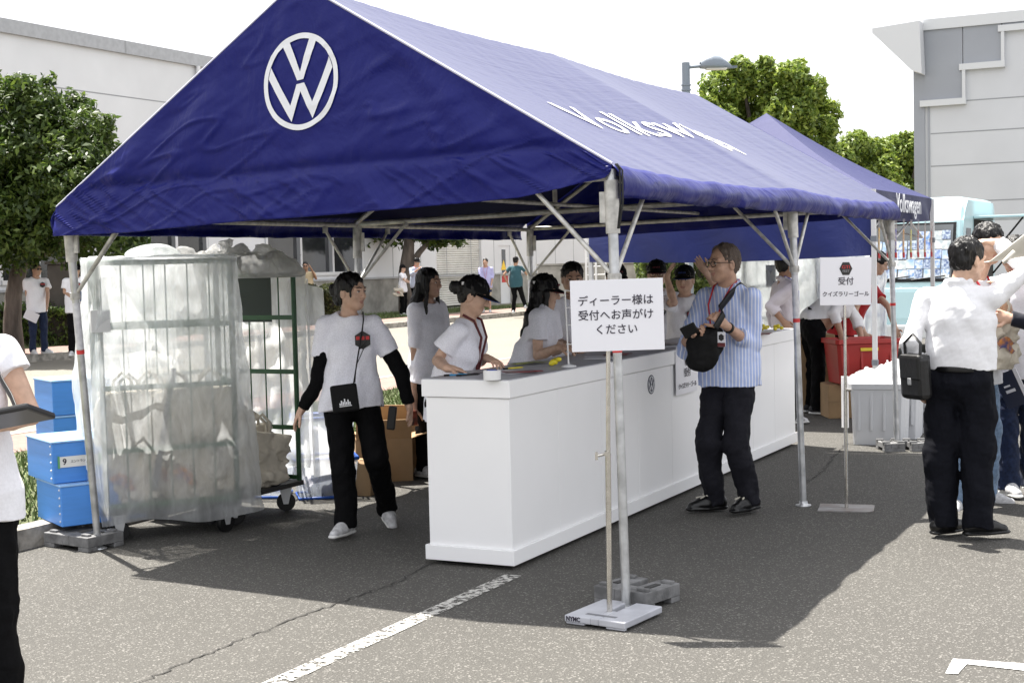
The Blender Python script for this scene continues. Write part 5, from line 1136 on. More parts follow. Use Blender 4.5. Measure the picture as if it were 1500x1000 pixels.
def caster(parent, x, y, rz=0.):
    c = MB(); c.lathe([(.058, -.018), (.062, -.012), (.062, .012), (.058, .018)], 20, 0, Matrix.Translation((x, y, .063)) @ Matrix.Rotation(rz, 4, 'Z') @ Matrix.Rotation(R(90), 4, 'X'))
    co = c.build('caster', blackm, parent)
    k = MB()
    for s_ in (-1, 1):
        q = Matrix.Translation((x, y, 0)) @ Matrix.Rotation(rz, 4, 'Z'); k.prism([(-.045, .17), (.045, .17), (.016, .05), (-.016, .05)], s_ * .024 - .002, s_ * .024 + .002, q @ ROTX)
    k.build('fork', mat('zinc', (.55, .56, .57), .4, metal=.5), co)
def roll_cage(loc_, rz, w_, d_, h_, label, fm, front=True, grp='roll cages'):
    o = empty('roll_cage', loc_, rz, label, 'roll cage', grp)
    def fr(name, pa, pb, n_v, bars):
        mb = MB(); pa, pb = Vector(pa), Vector(pb); dv = (pb - pa).normalized()
        for q in (pa, pb): mb.tube([q + Vector((0, 0, .2)), q + Vector((0, 0, h_))], .017, 8)
        mb.tube([pa + Vector((0, 0, h_)), pb + Vector((0, 0, h_))], .015, 8)
        for z in bars: mb.cbox((pa + pb) / 2 + Vector((0, 0, z)), ((pb - pa).length, .012, .03), 0, math.atan2(dv.y, dv.x))
        for k in range(1, n_v): q = pa.lerp(pb, k / n_v); mb.tube([q + Vector((0, 0, .2)), q + Vector((0, 0, h_))], .005, 6)
        mb.build(name, fm, o)
    bars = (.22, .55, .92, 1.28)
    if front: fr('front_panel', (0, 0, 0), (w_, 0, 0), 6, bars)
    fr('back_panel', (0, d_, 0), (w_, d_, 0), 2 if front else 6, bars[1::2] if front else bars)
    fr('side_panel', (0, 0, 0), (0, d_, 0), 2, bars[::2])
    if front: fr('side_panel', (w_, 0, 0), (w_, d_, 0), 2, bars[::2])
    MB().box((-.02, -.02, .17), (w_ + .02, d_ + .02, .20)).build('deck', mat('deck_black', (.03, .03, .032), .6), o)
    for x in (.07, w_ - .07):
        for y in (.06, d_ - .06): caster(o, x, y, .6 if x > .2 else .1)
    return o
def wrap(o, w_, d_, h_, z0, m, name='film_cover', flare=.0, left=.0, amp=.012, top=True, hz=None):
    mb = MB()
    def pt(u, v):
        P_ = 2 * (w_ + d_); s_ = (u % 1.0) * P_
        if s_ < w_: x, y, nx_, ny_ = s_, 0, 0, -1
        elif s_ < w_ + d_: x, y, nx_, ny_ = w_, s_ - w_, 1, 0
        elif s_ < 2 * w_ + d_: x, y, nx_, ny_ = w_ - (s_ - w_ - d_), d_, 0, 1
        else: x, y, nx_, ny_ = 0, d_ - (s_ - 2 * w_ - d_), -1, 0
        z = z0 + (h_ - z0) * v + (0 if v > .02 else .02 * math.sin(s_ * 9))
        q = np.array([x * 1.4, y * 1.4, z * .7]); a = amp * float(fbm(q, 5.5, 3, 17)) + .02 * (1 - v) * math.sin(s_ * 17) * (1 - v) + .052
        fx = flare * (1 - v) ** 1.5 * max(0, x / w_) ; fl_ = left * math.sin(math.pi * min(1, v * 1.2)) * max(0, 1 - x / w_ * 3)
        return (x + nx_ * a + fx - fl_, y + ny_ * a, z)
    mb.grid(pt, 150, 60)
    if top: mb.grid(lambda u, v: (-.052 + (w_ + .104) * u, -.052 + (d_ + .104) * v, h_ + .006 * float(fbm(np.array([u * 2, v * 2, 0]), 3, 3, 5)) + .006 * math.sin(math.pi * u) * math.sin(math.pi * v)), 40, 20)
    return mb.build(name, m, o)
CA = roll_cage((-2.585, -.20, 0), R(48.6), .77, .5, 1.66, 'green roll cage shrouded in translucent plastic film at the left tent post', green)
wrap(CA, .77, .5, 1.69, .115, film, flare=.10, left=.07)
mb = MB(); mb.cbox((.0, -.03, 1.32), (.11, .03, .13), 0, .1); mb.build('latch', mat('latch_grey', (.55, .56, .56), .5), CA)
CB = roll_cage((-2.93, .52, 0), 0, .74, .66, 1.56, 'open green roll cage with black deck behind the film wrapped cage', green, front=False)
mb = MB(); mb.box((.28, .655, 1.25), (.56, .66, 1.56)); mb.build('dark_board', mat('dark_green_board', (.008, .018, .014), .6), CB)
mb = MB(); mb.grid(lambda u, v: (-.05 + .86 * u, .70 + .02 * float(fbm(np.array([u * 3, 0, v * 3]), 2, 3, 2)), .28 + 1.28 * v), 40, 40); mb.build('film_cover', film3, CB)
mb = MB(); mb.grid(lambda u, v: (.76 + .09 * u + .04 * (1 - v) * u, .70 + .05 * math.sin(u * 9) + .12 * u, .22 + (1.33 - .1 * u) * v), 20, 40); mb.build('film_flap', film2, CB)
f = SDF((-.15, -.15, 1.4), (1.0, .95, 1.9), .012)
for c_, r_ in (((.15, .45, 1.62), (.25, .30, .10)), ((.42, .5, 1.63), (.22, .28, .12)), ((.62, .52, 1.60), (.2, .28, .09)), ((.3, .35, 1.60), (.3, .2, .08))): f.ell(c_, r_, None, .03)
f.wrinkle(.035, 9, 3, 3); f.cut((0, 0, 1.545), (0, 0, -1), None); link('crumpled_film', f.mesh('crumpled_film', [filmmat('grey_film', .72, (.48, .48, .47))]), CB)
f = SDF((-.1, -.1, 1.5), (.8, .6, 1.9), .012); f.ell((.36, .33, 1.695), (.17, .13, .075), None, .01); f.wrinkle(.004, 9, 3, 2); f.cut((0, 0, 1.70), (0, 0, -1), None); link('film_bulge', f.mesh('film_bulge', [film3]), CA)

# tote bags
canvas = mat('cream_canvas', (.58, .53, .44), .85, var=.12, vscale=16, bump=.3, bscale=120); orange = mat('orange_print', (.55, .22, .05), .6, col2=(.04, .05, .16), vscale=26)
def tote_mesh(seed):
    f = SDF((-.3, -.2, -.08), (.3, .2, .55), .011); g = np.random.default_rng(seed)
    f.cone((-.11, 0, .10), (.11, 0, .10), .10, .10, .04, 0, (0, 1, 0), .75); f.cone((-.15, 0, .30), (.15, 0, .30), .06, .06, .10, 0, (0, 1, 0), .7); f.cone((0, 0, .05), (0, 0, .3), .14, .15, .05, 0, (0, 1, 0), .5)
    f.wrinkle(.020, 13, seed, 3); f.cut((0, 0, .0), (0, 0, -1), None); f.cut((0, 0, .36), (0, 0, 1), None); return f.mesh('tote', [canvas])
TM_ = [tote_mesh(s_) for s_ in (1, 2, 3)]
def tote(i, loc_, rot, label, sc=1., prt_=True, group='tote bags'):
    o = empty('tote_bag', loc_, 0, label, 'tote bag', group); o.rotation_euler = rot; o.scale = (sc,) * 3
    link('bag', TM_[i % 3], o); mb = MB()
    for s_ in (-1, 1): mb.tube([(-.07, s_ * .03, .34), (-.06, s_ * .045, .42), (0, s_ * .05, .47), (.06, s_ * .045, .42), (.07, s_ * .03, .34)], .012, 6, flat=.3)
    mb.build('handles', canvas, o)
    if prt_: MB().grid(lambda u, v: (-.07 + .14 * u + .02 * math.sin(v * 7), -.1 - .012 * math.sin(u * 3.1), .13 + .07 * v + .02 * math.sin(u * 5)), 8, 4).build('print', orange, o)
    return o
ca = R(48.6)
def cal(x, y, z): return (-2.585 + x * math.cos(ca) - y * math.sin(ca), -.20 + x * math.sin(ca) + y * math.cos(ca), z)
wheres = ['bottom row, left end', 'bottom row, second from left', 'bottom row, third from left', 'bottom row, right end', 'top row, left end', 'top row, second from left', 'top row, third from left', 'top row, right end']
k = 0
for row, z in enumerate((.21, .55)):
    for i in range(4):
        tote(k, cal(.12 + i * .175 + .02 * row, .16 + .05 * (i % 2), z), (R(rng.uniform(-6, 6)), R(rng.uniform(-8, 8)), ca + R(rng.uniform(-20, 20))), 'cream tote bag inside the film wrapped cage, ' + wheres[k], .95, row == 0, 'tote bags in the film wrapped cage'); k += 1
tote(0, (-2.30, .82, .20), (R(-6), R(10), R(55)), 'creased cream tote bag at the bottom of the open cage pile', 1.0, False); tote(1, (-2.42, 1.0, .20), (0, R(-8), R(80)), 'cream tote bag upright behind the pile in the open cage', 1.05, False)
tote(2, (-2.43, .72, .50), (R(-62), R(14), R(52)), 'cream tote bag lying on top of the open cage pile', .95, True); tote(1, (-2.50, .80, .42), (R(0), R(5), R(40)), 'cream tote bag with handles up beside the wrapped cage', .9, False)
st_ = MB(); st_.tube([cal(.42, .022, 1.02), cal(.36, .022, .72), cal(.28, .022, .30)], [.02, .02, .026], 8, flat=.4); tag(st_.build('black_strap', mat('strap_grey', (.07, .07, .075), .7)), 'dark strap hanging diagonally inside the film wrapped cage', 'strap')

# blue corrugated boxes
bluem = mat('blue_corrugated', (.065, .25, .68), .42, var=.08, vscale=3, bump=.1, bscale=60, stretch=(1, 1, 12)); bluel = mat('blue_lid', (.28, .48, .78), .4, var=.08, vscale=4); stud = mat('stud_white', (.6, .62, .65), .4)
def blue_box(loc_, rz, label, sz=(.62, .44, .25), lab=False):
    o = empty('storage_box', loc_, rz, label, 'storage box', 'blue corrugated boxes'); w_, d_, h_ = sz
    MB().box((0, 0, 0), (w_, d_, h_ - .03)).build('body', bluem, o, bevel=.006)
    MB().box((-.008, -.008, h_ - .028), (w_ + .008, d_ + .008, h_)).build('lid', bluel, o, bevel=.005)
    s_ = MB()
    for z in (.04, .10, .16, .21): s_.ball((w_ + .001, .03, z), .008, 0, 8); s_.ball((.03 if False else -.001, .03, z), .008, 0, 8)
    s_.build('studs', stud, o)
    if lab:
        l_ = MB().box((-.004, .08, .07), (-.001, .36, .135)).build('label', mat('label_white', (.7, .7, .68), .5), o)
        MB().box((-.0055, .30, .065), (-.004, .385, .14)).box((-.0055, .06, .065), (-.004, .08, .14)).build('label_edge', mat('label_green', (.12, .35, .16), .5), o) if False else None
    return o
def blue2(cpx, cpy, z, ang, label, w_=.52, d_=.47, h_=.245, lab=False):
    # front corner at a picture position; one face runs away to the right, the other to the left
    c = gnd(cpx, cpy, z); o = empty('storage_box', (c.x, c.y, z), ang, label, 'storage box', 'blue corrugated boxes')
    MB().box((0, 0, 0), (w_, d_, h_ - .012)).build('body', bluem, o, bevel=.005); MB().box((-.006, -.006, h_ - .012), (w_ + .006, d_ + .006, h_)).build('lid', bluel, o, bevel=.004)
    s_ = MB(); 
    for i in range(5): s_.ball((-.001, .022, .03 + i * (h_ - .06) / 4), .007, 0, 8)
    s_.build('studs', stud, o)
    if lab:
        TMx = Matrix(((1, 0, 0, .17), (0, 0, -1, -.004), (0, 1, 0, h_ * .5), (0, 0, 0, 1)))
        l_ = MB().box((-.13, -.032, 0), (.13, .032, .002), 0, TMx).build('label', mat('label_white', (.7, .7, .68), .5), o)
        MB().box((-.14, -.036, .0), (-.128, .036, .0035), 0, TMx).box((.10, -.036, .0), (.14, .036, .0035), 0, TMx).build('label_edge', mat('label_green', (.10, .32, .14), .5), l_)
        text('9', .05, TMx @ Matrix.Translation((-.10, 0, .003)), ink, l_, bold=.001); text('エントランス', .018, TMx @ Matrix.Translation((-.01, 0, .003)), ink, l_)
    return o
b1 = blue2(91, 772, .122, R(62), 'lower blue corrugated box on the kerb by the left tent post'); 
c1 = gnd(78, 709, .37); blue2(78, 709, .37, R(62), 'numbered blue corrugated box on top of the lower one', .56, .50, .25, True)
q = at(80, 660, 9.9); 
for i in range(3):
    o = empty('storage_box', (q.x, q.y, .11 + i * .252), R(62), ('lowest box of the rear blue stack', 'middle box of the rear blue stack', 'top blue box of the rear stack, against the pale road')[i], 'storage box', 'blue corrugated boxes')
    MB().box((0, 0, 0), (.5, .42, .235)).build('body', bluem, o, bevel=.005); MB().box((-.006, -.006, .235), (.506, .426, .248)).build('lid', bluel, o, bevel=.004)

# clear storage tubs with blue rims
tubm = filmmat('clear_tub', .36, (.66, .72, .80), .2); rimm = mat('blue_rim', (.02, .10, .45), .4)
def tub(loc_, rz, label, sz=(.44, .34, .28), contents=None):
    o = empty('plastic_tub', loc_, rz, label, 'plastic tub', 'clear plastic tubs'); w_, d_, h_ = sz
    V = [(sx * (w_ / 2 - t), sy * (d_ / 2 - t), z) for z, t in ((0.005, .03), (h_, 0)) for sx, sy in ((-1, -1), (1, -1), (1, 1), (-1, 1))]
    MB().add(V, [(0, 3, 2, 1), (0, 1, 5, 4), (1, 2, 6, 5), (2, 3, 7, 6), (3, 0, 4, 7)]).build('body', tubm, o, bevel=.01)
    r_ = MB()
    for z, t, rr_ in ((.012, .028, .010), (h_, 0, .014)): r_.tube([(sx * (w_ / 2 - t), sy * (d_ / 2 - t), z) for sx, sy in ((-1, -1), (1, -1), (1, 1), (-1, 1))], rr_, 8, closed=True)
    r_.build('rim', rimm, o)
    f = SDF((-w_ / 2, -d_ / 2, 0), (w_ / 2, d_ / 2, h_), .012)
    for k in range(6): f.ell((rng.uniform(-.1, .1), rng.uniform(-.06, .06), rng.uniform(.05, h_ * .6)), (.09, .06, .05), None, .02)
    f.wrinkle(.01, 20, 3, 2); link('contents', f.mesh('contents', [contents or mat('mixed_contents', (.45, .42, .4), .6, col2=(.08, .12, .3), vscale=8)]), o); return o
t0 = gnd(455, 735, 0); tub((t0.x - .05, t0.y + .25, 0), R(40), 'lower clear plastic tub with blue rim behind the open cage')
tub((t0.x - .08, t0.y + .28, .30), R(36), 'upper clear plastic tub with blue rim behind the walking woman', (.44, .34, .26)); tub((t0.x - .5, t0.y + .1, 0), R(20), 'clear plastic tub mostly hidden by the open cage', (.44, .34, .3))

# cardboard boxes
card = mat('cardboard', (.36, .235, .125), .85, var=.12, vscale=5); cardin = mat('cardboard_inside', (.30, .20, .11), .9)
def carton(loc_, rz, sz, label, flaps=True, closed=False):
    o = empty('cardboard_box', loc_, rz, label, 'cardboard box', 'cardboard boxes behind the counter'); w_, d_, h_ = sz; t = .006; mb = MB()
    mb.box((-w_ / 2, -d_ / 2, 0), (w_ / 2, d_ / 2, t)); mb.box((-w_ / 2, -d_ / 2, t), (w_ / 2, -d_ / 2 + t, h_)); mb.box((-w_ / 2, d_ / 2 - t, t), (w_ / 2, d_ / 2, h_)); mb.box((-w_ / 2, -d_ / 2 + t, t), (-w_ / 2 + t, d_ / 2 - t, h_)); mb.box((w_ / 2 - t, -d_ / 2 + t, t), (w_ / 2, d_ / 2 - t, h_)); mb.build('carton', card, o)
    for (ax, s_, an) in (('x', -1, -35), ('x', 1, 25), ('y', -1, -20), ('y', 1, 40)):
        if closed: an = 88
        L_ = .5 * d_
        if ax == 'y': M = Matrix.Translation((0, s_ * d_ / 2, h_)) @ Matrix.Rotation(-s_ * R(-an if not closed else an), 4, 'X').inverted(); 
        if ax == 'y': 
            M = Matrix.Translation((0, s_ * d_ / 2, h_ + .001)) @ Matrix.Rotation(s_ * R(90 + abs(an) if not closed else -an), 4, 'X'); MB().box((-w_ / 2 + .004, -.002, 0), (w_ / 2 - .004, .002, d_ * .48), 0, Matrix.Translation((0, s_ * d_ / 2, h_ + .001)) @ Matrix.Rotation(-s_ * R(50 + an if not closed else -88), 4, 'X')).build('flap', card, o)
        else: MB().box((-.002, -d_ / 2 + .004, 0), (.002, d_ / 2 - .004, d_ * .48), 0, Matrix.Translation((s_ * w_ / 2, 0, h_ + .001)) @ Matrix.Rotation(s_ * R(50 + an if not closed else -87), 4, 'Y')).build('flap', card, o)
    f = SDF((-w_ / 2, -d_ / 2, 0), (w_ / 2, d_ / 2, h_ + .1), .014)
    for k in range(7): f.ell((rng.uniform(-.1, .1), rng.uniform(-.1, .1), rng.uniform(h_ * .5, h_ * .9)), (.09, .07, .05), None, .02)
    f.wrinkle(.012, 18, 3, 2)
    if not closed: link('contents', f.mesh('contents', [mat('wrapped_goods', (.45, .42, .37), .4, col2=(.2, .14, .08), vscale=10)]), o)
    return o
g_ = gnd(600, 692, 0); carton((g_.x - .12, g_.y + .22, 0), R(18), (.50, .42, .36), 'large open cardboard box beside the counter end')
g_ = gnd(555, 705, 0); carton((g_.x - .05, g_.y + .15, 0), R(35), (.42, .36, .32), 'open cardboard box with wrapped goods behind the walking woman')
g_ = gnd(530, 725, 0); carton((g_.x - .12, g_.y + .1, 0), R(10), (.36, .3, .22), 'small cardboard box at the feet of the walking woman', closed=True)

# ------------------------------------------------------------------ right rear: bins, bag, cages, canopy, truck
redb = mat('red_bin_plastic', (.42, .035, .03), .4, var=.1, vscale=5)
def taper_bin(name, loc_, rz, w_, d_, h_, m, label, cat, grp=None, lip=.03, ta=.04):
    o = empty(name, loc_, rz, label, cat, grp); mb = MB()
    def ring(t, z): return [(sx * (w_ / 2 - t) if i % 2 == 0 else sx * (w_ / 2 - t - .03), sy * (d_ / 2 - t - .03) if i % 2 == 0 else sy * (d_ / 2 - t), z) for (sx, sy, i) in ((-1, -1, 0), (-1, -1, 1), (1, -1, 1), (1, -1, 0), (1, 1, 0), (1, 1, 1), (-1, 1, 1), (-1, 1, 0))]
    rings = [ring(ta, 0), ring(ta * .1, h_ - .05), ring(-.0, h_ - .05), ring(-lip * .6, h_ - .045), ring(-lip * .6, h_), ring(.0, h_), ring(.012, h_ - .02), ring(ta + .01, .02)]
    V = [p for r_ in rings for p in r_]; F = [(i * 8 + k, i * 8 + (k + 1) % 8, (i + 1) * 8 + (k + 1) % 8, (i + 1) * 8 + k) for i in range(7) for k in range(8)] + [tuple(range(8))[::-1], tuple(range(56, 64))]
    mb.add(V, F); mb.build('body', m, o, bevel=.004); rb_ = MB()
    for x in np.linspace(-w_ * .34, w_ * .34, 4): rb_.cbox((x, -d_ / 2 + ta * .35, h_ * .55), (.02, .02, h_ * .62), 0, 0, Matrix.Rotation(-math.atan2(ta * .9, h_), 4, 'X'))
    rb_.build('ribs', m, o, bevel=.003); return o
pr = at(1262, 560, 14.1)
rbn = taper_bin('red_bin', (pr.x, pr.y, .345), TH + R(6), .64, .46, .44, redb, 'large red plastic bin between the signs and the white bins', 'bin')
MB().box((-.09, -.238, .325), (.09, -.232, .355)).build('label', mat('label_yellow', (.75, .55, .04), .5), rbn); MB().box((.02, -.226, .10), (.13, -.219, .145)).build('label', mat('label_white', (.7, .7, .68), .5), rbn)
o = empty('wooden_box', (pr.x - .05, pr.y + .05, 0), TH, 'brown carton stack under the red bin', 'box'); MB().box((-.34, -.2, 0), (.34, .26, .335)).build('body', card, o, bevel=.01); MB().box((-.341, -.203, .16), (.341, -.2, .175)).build('seam', cardin, o)
o = empty('cardboard_box', (pr.x - .62, pr.y + .45, 0), TH, 'brown carton standing between the bending man and the red bin', 'cardboard box'); MB().box((-.2, -.2, 0), (.2, .2, .8)).build('body', card, o, bevel=.01)
def crumple(name, loc_, rz, ells, m, label, cat, amp=.02, sc=12, h_=.013, seed=1, flat=None, grp=None):
    E_ = np.array([c for c, r_ in ells]); Rr = max(max(r_) for c, r_ in ells); f = SDF(E_.min(0) - Rr - .06, E_.max(0) + Rr + .06, h_)
    for c, r_ in ells: f.ell(c, r_, None, .04)
    f.wrinkle(amp, sc, seed, 3)
    if flat is not None: f.cut((0, 0, flat), (0, 0, -1), None)
    o = link(name, f.mesh(name, [m]), None, loc_, rz); return tag(o, label, cat, grp)
greyb = mat('pale_grey_bin', (.58, .59, .61), .45, var=.04, vscale=3)
w0 = gnd(1281, 652, 0)
linm = filmmat('white_liner', .9, (.84, .84, .85))
rowlab = ['front', 'second', 'third', 'last']
for i in range(4):
    lp_ = Vector((w0.x + .01, w0.y + .20 + i * .46, 0)); lp_ += Vector((.03 * i, 0, 0))
    o = taper_bin('white_bin', lp_, R(6), .46, .42, .52, greyb, rowlab[i] + ' pale grey bin of the row behind the far tent post', 'bin', 'pale grey bins', lip=.02, ta=.02)
    crumple('bin_liner', (lp_.x, lp_.y, .50), R(6), [((-.12, 0, .03), (.13, .17, .06)), ((.10, -.02, .05), (.13, .16, .08)), ((0, .05, .06 + .03 * (i % 2)), (.17, .12, .07)), ((.14, .05, .08), (.1, .1, .06))], linm, ('white plastic liner heaped on the %s pale grey bin' % rowlab[i]), 'bin liner', .02, 13, .012, 4 + i, -.005, 'bin liners')
MB().box((-.03, -.004, -.22), (.03, .004, .22)).build('hanging_liner_strip', linm, None, (w0.x - .25, w0.y + .02, .36)); bpy.data.objects['hanging_liner_strip']['label'] = 'white liner strip hanging beside the front pale grey bin'; bpy.data.objects['hanging_liner_strip']['category'] = 'plastic strip'
pg_ = gnd(1213, 600, 0); crumple('plastic_bag', (pg_.x, pg_.y + .1, 0), TH, [((0, 0, .18), (.22, .18, .19)), ((-.03, 0, .34), (.14, .12, .14)), ((.06, 0, .47), (.07, .06, .10)), ((.1, -.02, .12), (.14, .14, .13))], filmmat('clear_bag', .62, (.62, .62, .62), .25), 'crumpled clear plastic bag on the ground by the red bin', 'plastic bag', .028, 12, .014, 6, .005)
bluefr = mat('blue_pipe', (.02, .09, .42), .4); greyfr = mat('grey_pipe', (.35, .38, .42), .5)
for i, (px, wd, lb, fm) in enumerate(((1092, .82, 'white film wrapped cage behind the man in the pink shirt', greyfr), (1198, .74, 'white film wrapped cage with blue pipe behind the bending man', bluefr))):
    q = at(px, 450, 16.2); o = roll_cage((q.x, q.y, 0), TH + R(3), wd, .6, 1.60, lb, fm, grp='white wrapped cages'); wrap(o, wd, .6, 1.63, .1, film3, amp=.016)
    MB().box((wd * .28, -.045, 1.28), (wd * .42, -.04, 1.52)).build('tag_sheet', mat('grey_label_sheet', (.30, .34, .40), .6, var=.3, vscale=40), o)

# pop-up canopy
navy2 = vinyl('navy_polyester', (.014, .017, .075), .5, .35, 3); navy3 = vinyl('blue_polyester', (.022, .034, .17), .5, .5, 2.5)
px0, px1, py0, py1 = -2.42, .40, 6.56, 9.36
pc = empty('popup_canopy', ((px0 + px1) / 2, (py0 + py1) / 2, 0), 0, 'navy pop-up canopy with white legs behind the big tent', 'canopy'); OP = -pc.location
def PP(mb, nm, m, **k): o = mb.build(nm, m, pc, **k); o.location = OP; return o
pk_ = Vector(((px0 + px1) / 2, (py0 + py1) / 2, 3.10)); cs = [Vector((px0, py0, 2.2)), Vector((px1, py0, 2.2)), Vector((px1, py1, 2.2)), Vector((px0, py1, 2.2))]
mb = MB()
for i in range(4):
    a, b = cs[i], cs[(i + 1) % 4]
    def rf(u, v):
        p = a.lerp(b, u).lerp(pk_, v); e = math.sin(math.pi * u) * (1 - v); p.z -= .06 * e + .10 * math.sin(math.pi * v) * .5; return p
    mb.grid(rf, 16, 14)
PP(mb, 'canopy', vinyl('navy_canopy_top', (.012, .016, .09), .75, .3, 3))
def val(a, b, z0, z1, nm, m, wob=.02, lean_=0.):
    d = (b - a).normalized(); nrm = Vector((d.y, -d.x, 0)); mb = MB(); mb.grid(lambda u, v: a.lerp(b, u) + nrm * (wob * math.sin(u * 23 + v * 3) * (1 - v) + wob * 1.2 * math.sin(u * 9 + 1) * (1 - v)) + Vector((0, 0, (z0 + (z1 - z0) * v - .03 * math.sin(math.pi * u) * (1 - v)) - a.z)), 60, 14); return PP(mb, nm, m)
val(cs[0], cs[1], 1.60, 2.2, 'front_banner', navy3, .03); vr = val(cs[1], cs[2], 1.96, 2.2, 'side_valance', navy2, .02); val(cs[2], cs[3], 1.96, 2.2, 'side_valance', navy2); val(cs[3], cs[0], 1.96, 2.2, 'side_valance', navy2)
text('Volkswagen', .25, Matrix.Translation(OP + Vector((px1 + .05, py0 + 1.35, 2.09))) @ Matrix(((0, 0, 1, 0), (1, 0, 0, 0), (0, 1, 0, 0), (0, 0, 0, 1))), whitecloth, pc, bold=.004)
for i, c_ in enumerate(cs):
    mb = MB(); mb.cbox((c_.x, c_.y, 1.1), (.04, .04, 2.2)); lg = PP(mb, 'leg', wpl); [MB().cbox((c_.x, c_.y, z_), (.052, .052, .05)).build('clamp', mat('clamp_grey', (.22, .24, .27), .5), lg) for z_ in (.62, 1.75)]; MB().cbox((c_.x, c_.y, .008), (.1, .1, .012)).build('foot', steel, lg)
mb = MB()
for a, b in ((0, 1), (1, 2), (2, 3), (3, 0)):
    A, B = [c_ + Vector((.09 if c_.x < -1 else -.09, .09 if c_.y < 8 else -.09, 0)) for c_ in (cs[a], cs[b])]
    for s_ in (0, .5): mb.tube([A.lerp(B, s_) - Vector((0, 0, .08)), A.lerp(B, s_ + .5) - Vector((0, 0, .42))], .012, 6); mb.tube([A.lerp(B, s_) - Vector((0, 0, .42)), A.lerp(B, s_ + .5) - Vector((0, 0, .08))], .012, 6)
PP(mb, 'truss', wpl)
# small sachets hanging on the canopy side
sac = filmmat('sachet_film', .55, (.85, .78, .78), .2)
PASC = [(.6, .35, .03), (.5, .03, .03), (.04, .06, .4), (.55, .25, .04), (.5, .5, .06), (.35, .03, .03), (.5, .3, .1), (.4, .05, .05)]
q0 = Vector((px1 + .06, py0 + .05, 1.945))
xs_ = [1268, 1298, 1318, 1330, 1341, 1352, 1361]
for i in range(8):
    yy = py0 + .12 + i * .36; o = empty('sachet', (px1 + .02, yy, 1.95), R(90), ('first', 'second', 'third', 'fourth', 'fifth', 'sixth', 'seventh', 'last')[i] + ' clear sachet from the front hanging under the navy canopy side', 'sachet', 'sachets hanging under the canopy')
    MB().grid(lambda u, v: (-.05 + .10 * u, .006 * math.sin(v * 5), -.40 + .40 * v), 4, 8).build('pouch', sac, o); MB().box((-.02, -.004, -.34), (.02, .004, -.10)).build('stick', mat('sachet_%d' % i, PASC[i], .5, col2=(.6, .5, .4), vscale=20), o); MB().box((-.03, -.006, -.38), (.03, .006, -.33)).build('sachet_label', mat('sachet_red', (.45, .02, .02), .5), o)

# light blue van with service awning
vx0, vx1, vy0, vy1 = -1.95, -.43, 16.0, 19.6
van = empty('food_van', ((vx0 + vx1) / 2, (vy0 + vy1) / 2, 0), 0, 'pale turquoise food van parked in front of the panel building', 'van'); OV = -van.location
vb = mat('turquoise_paint', (.50, .71, .74), .28, coat=.3, var=.02, vscale=2)
def PV(mb, nm, m, par=None, **k): o = mb.build(nm, m, par or van, **k); o.location = OV if par is None else (0, 0, 0); return o
prof = [(vy0 + .02, .35), (vy0 - .03, .62), (vy0 + .0, 1.02), (vy0 + .06, 1.15), (vy0 + .36, 2.12), (vy0 + .50, 2.36), (vy0 + .8, 2.50), (vy1 - .2, 2.52), (vy1, 2.40), (vy1, .35)]
def sec(x, t): return [(x, y + (0 if 0 < i < 99 else 0), z) for i, (y, z) in enumerate(prof)]
xsn = [(vx0, .10), (vx0 + .05, .03), (vx0 + .14, 0), (vx1 - .14, 0), (vx1 - .05, .03), (vx1, .10)]
V = []; F = []; npf = len(prof)
for x, ins in xsn:
    for i, (y, z) in enumerate(prof):
        V.append((x, y + ins * (1 if i < 6 else (-1 if i > 7 else 0)) * .8, z - (ins * .9 if 4 < i < 9 else 0)))
for a in range(len(xsn) - 1):
    for i in range(npf): j = (i + 1) % npf; F.append((a * npf + i, a * npf + j, (a + 1) * npf + j, (a + 1) * npf + i))
F += [tuple(range(npf)), tuple(range((len(xsn) - 1) * npf, len(xsn) * npf))[::-1]]
mb = MB().add(V, F); PV(mb, 'body', vb, bevel=.03)
def wp_(u, v, off): 
    t = v; y = vy0 + .085 + (.345 - .085) * t - off; z = 1.22 + (2.06 - 1.22) * t; return Vector((vx0 + .12 + (vx1 - vx0 - .24) * u, y, z))
mb = MB().add([wp_(u, v, .022) for u, v in ((-.02, -.05), (1.02, -.05), (1.02, 1.04), (-.02, 1.04))], [(0, 1, 2, 3)]); ws = PV(mb, 'windscreen_seal', blackm)
mb = MB().add([wp_(u, v, .03) for u, v in ((.015, .0), (.985, .0), (.985, 1), (.015, 1))], [(0, 1, 2, 3)]); PV(mb, 'windscreen', mat('windscreen', (.10, .11, .115), .06, spec=.8, var=.2, vscale=2))
gr_ = np.random.default_rng(3); post = [mat('poster_%d' % i, c, .6, col2=c2, vscale=v_, detail=6) for i, (c, c2, v_) in enumerate((((.55, .62, .72), (.06, .15, .42), 16), ((.66, .68, .62), (.12, .25, .5), 22), ((.62, .66, .72), (.25, .4, .62), 12), ((.5, .58, .66), (.04, .08, .22), 28), ((.66, .66, .64), (.35, .42, .45), 14)))]
sheets = [[] for _ in post]
k = 0
for i in range(9):
    for j in range(5):
        if gr_.random() < .02 or (j == 4 and i < 5): continue
        u = .04 + i * .103 + gr_.uniform(-.01, .01); v = .02 + j * .175 + gr_.uniform(-.01, .01); w2, h2 = .099, .165
        mb = MB().add([wp_(u + a, v + b, .036 + .001 * (k % 3)) for a, b in ((0, 0), (w2, 0), (w2, h2), (0, h2))], [(0, 1, 2, 3)]); PV(mb, 'poster', post[int(gr_.integers(len(post)))]); k += 1
mb = MB(); 
for u0, u1 in ((.08, .5), (.5, .92)): mb.tube([wp_(u0, -.02, .05), wp_(u1, .06, .06)], .012, 6)
PV(mb, 'wiper', blackm)
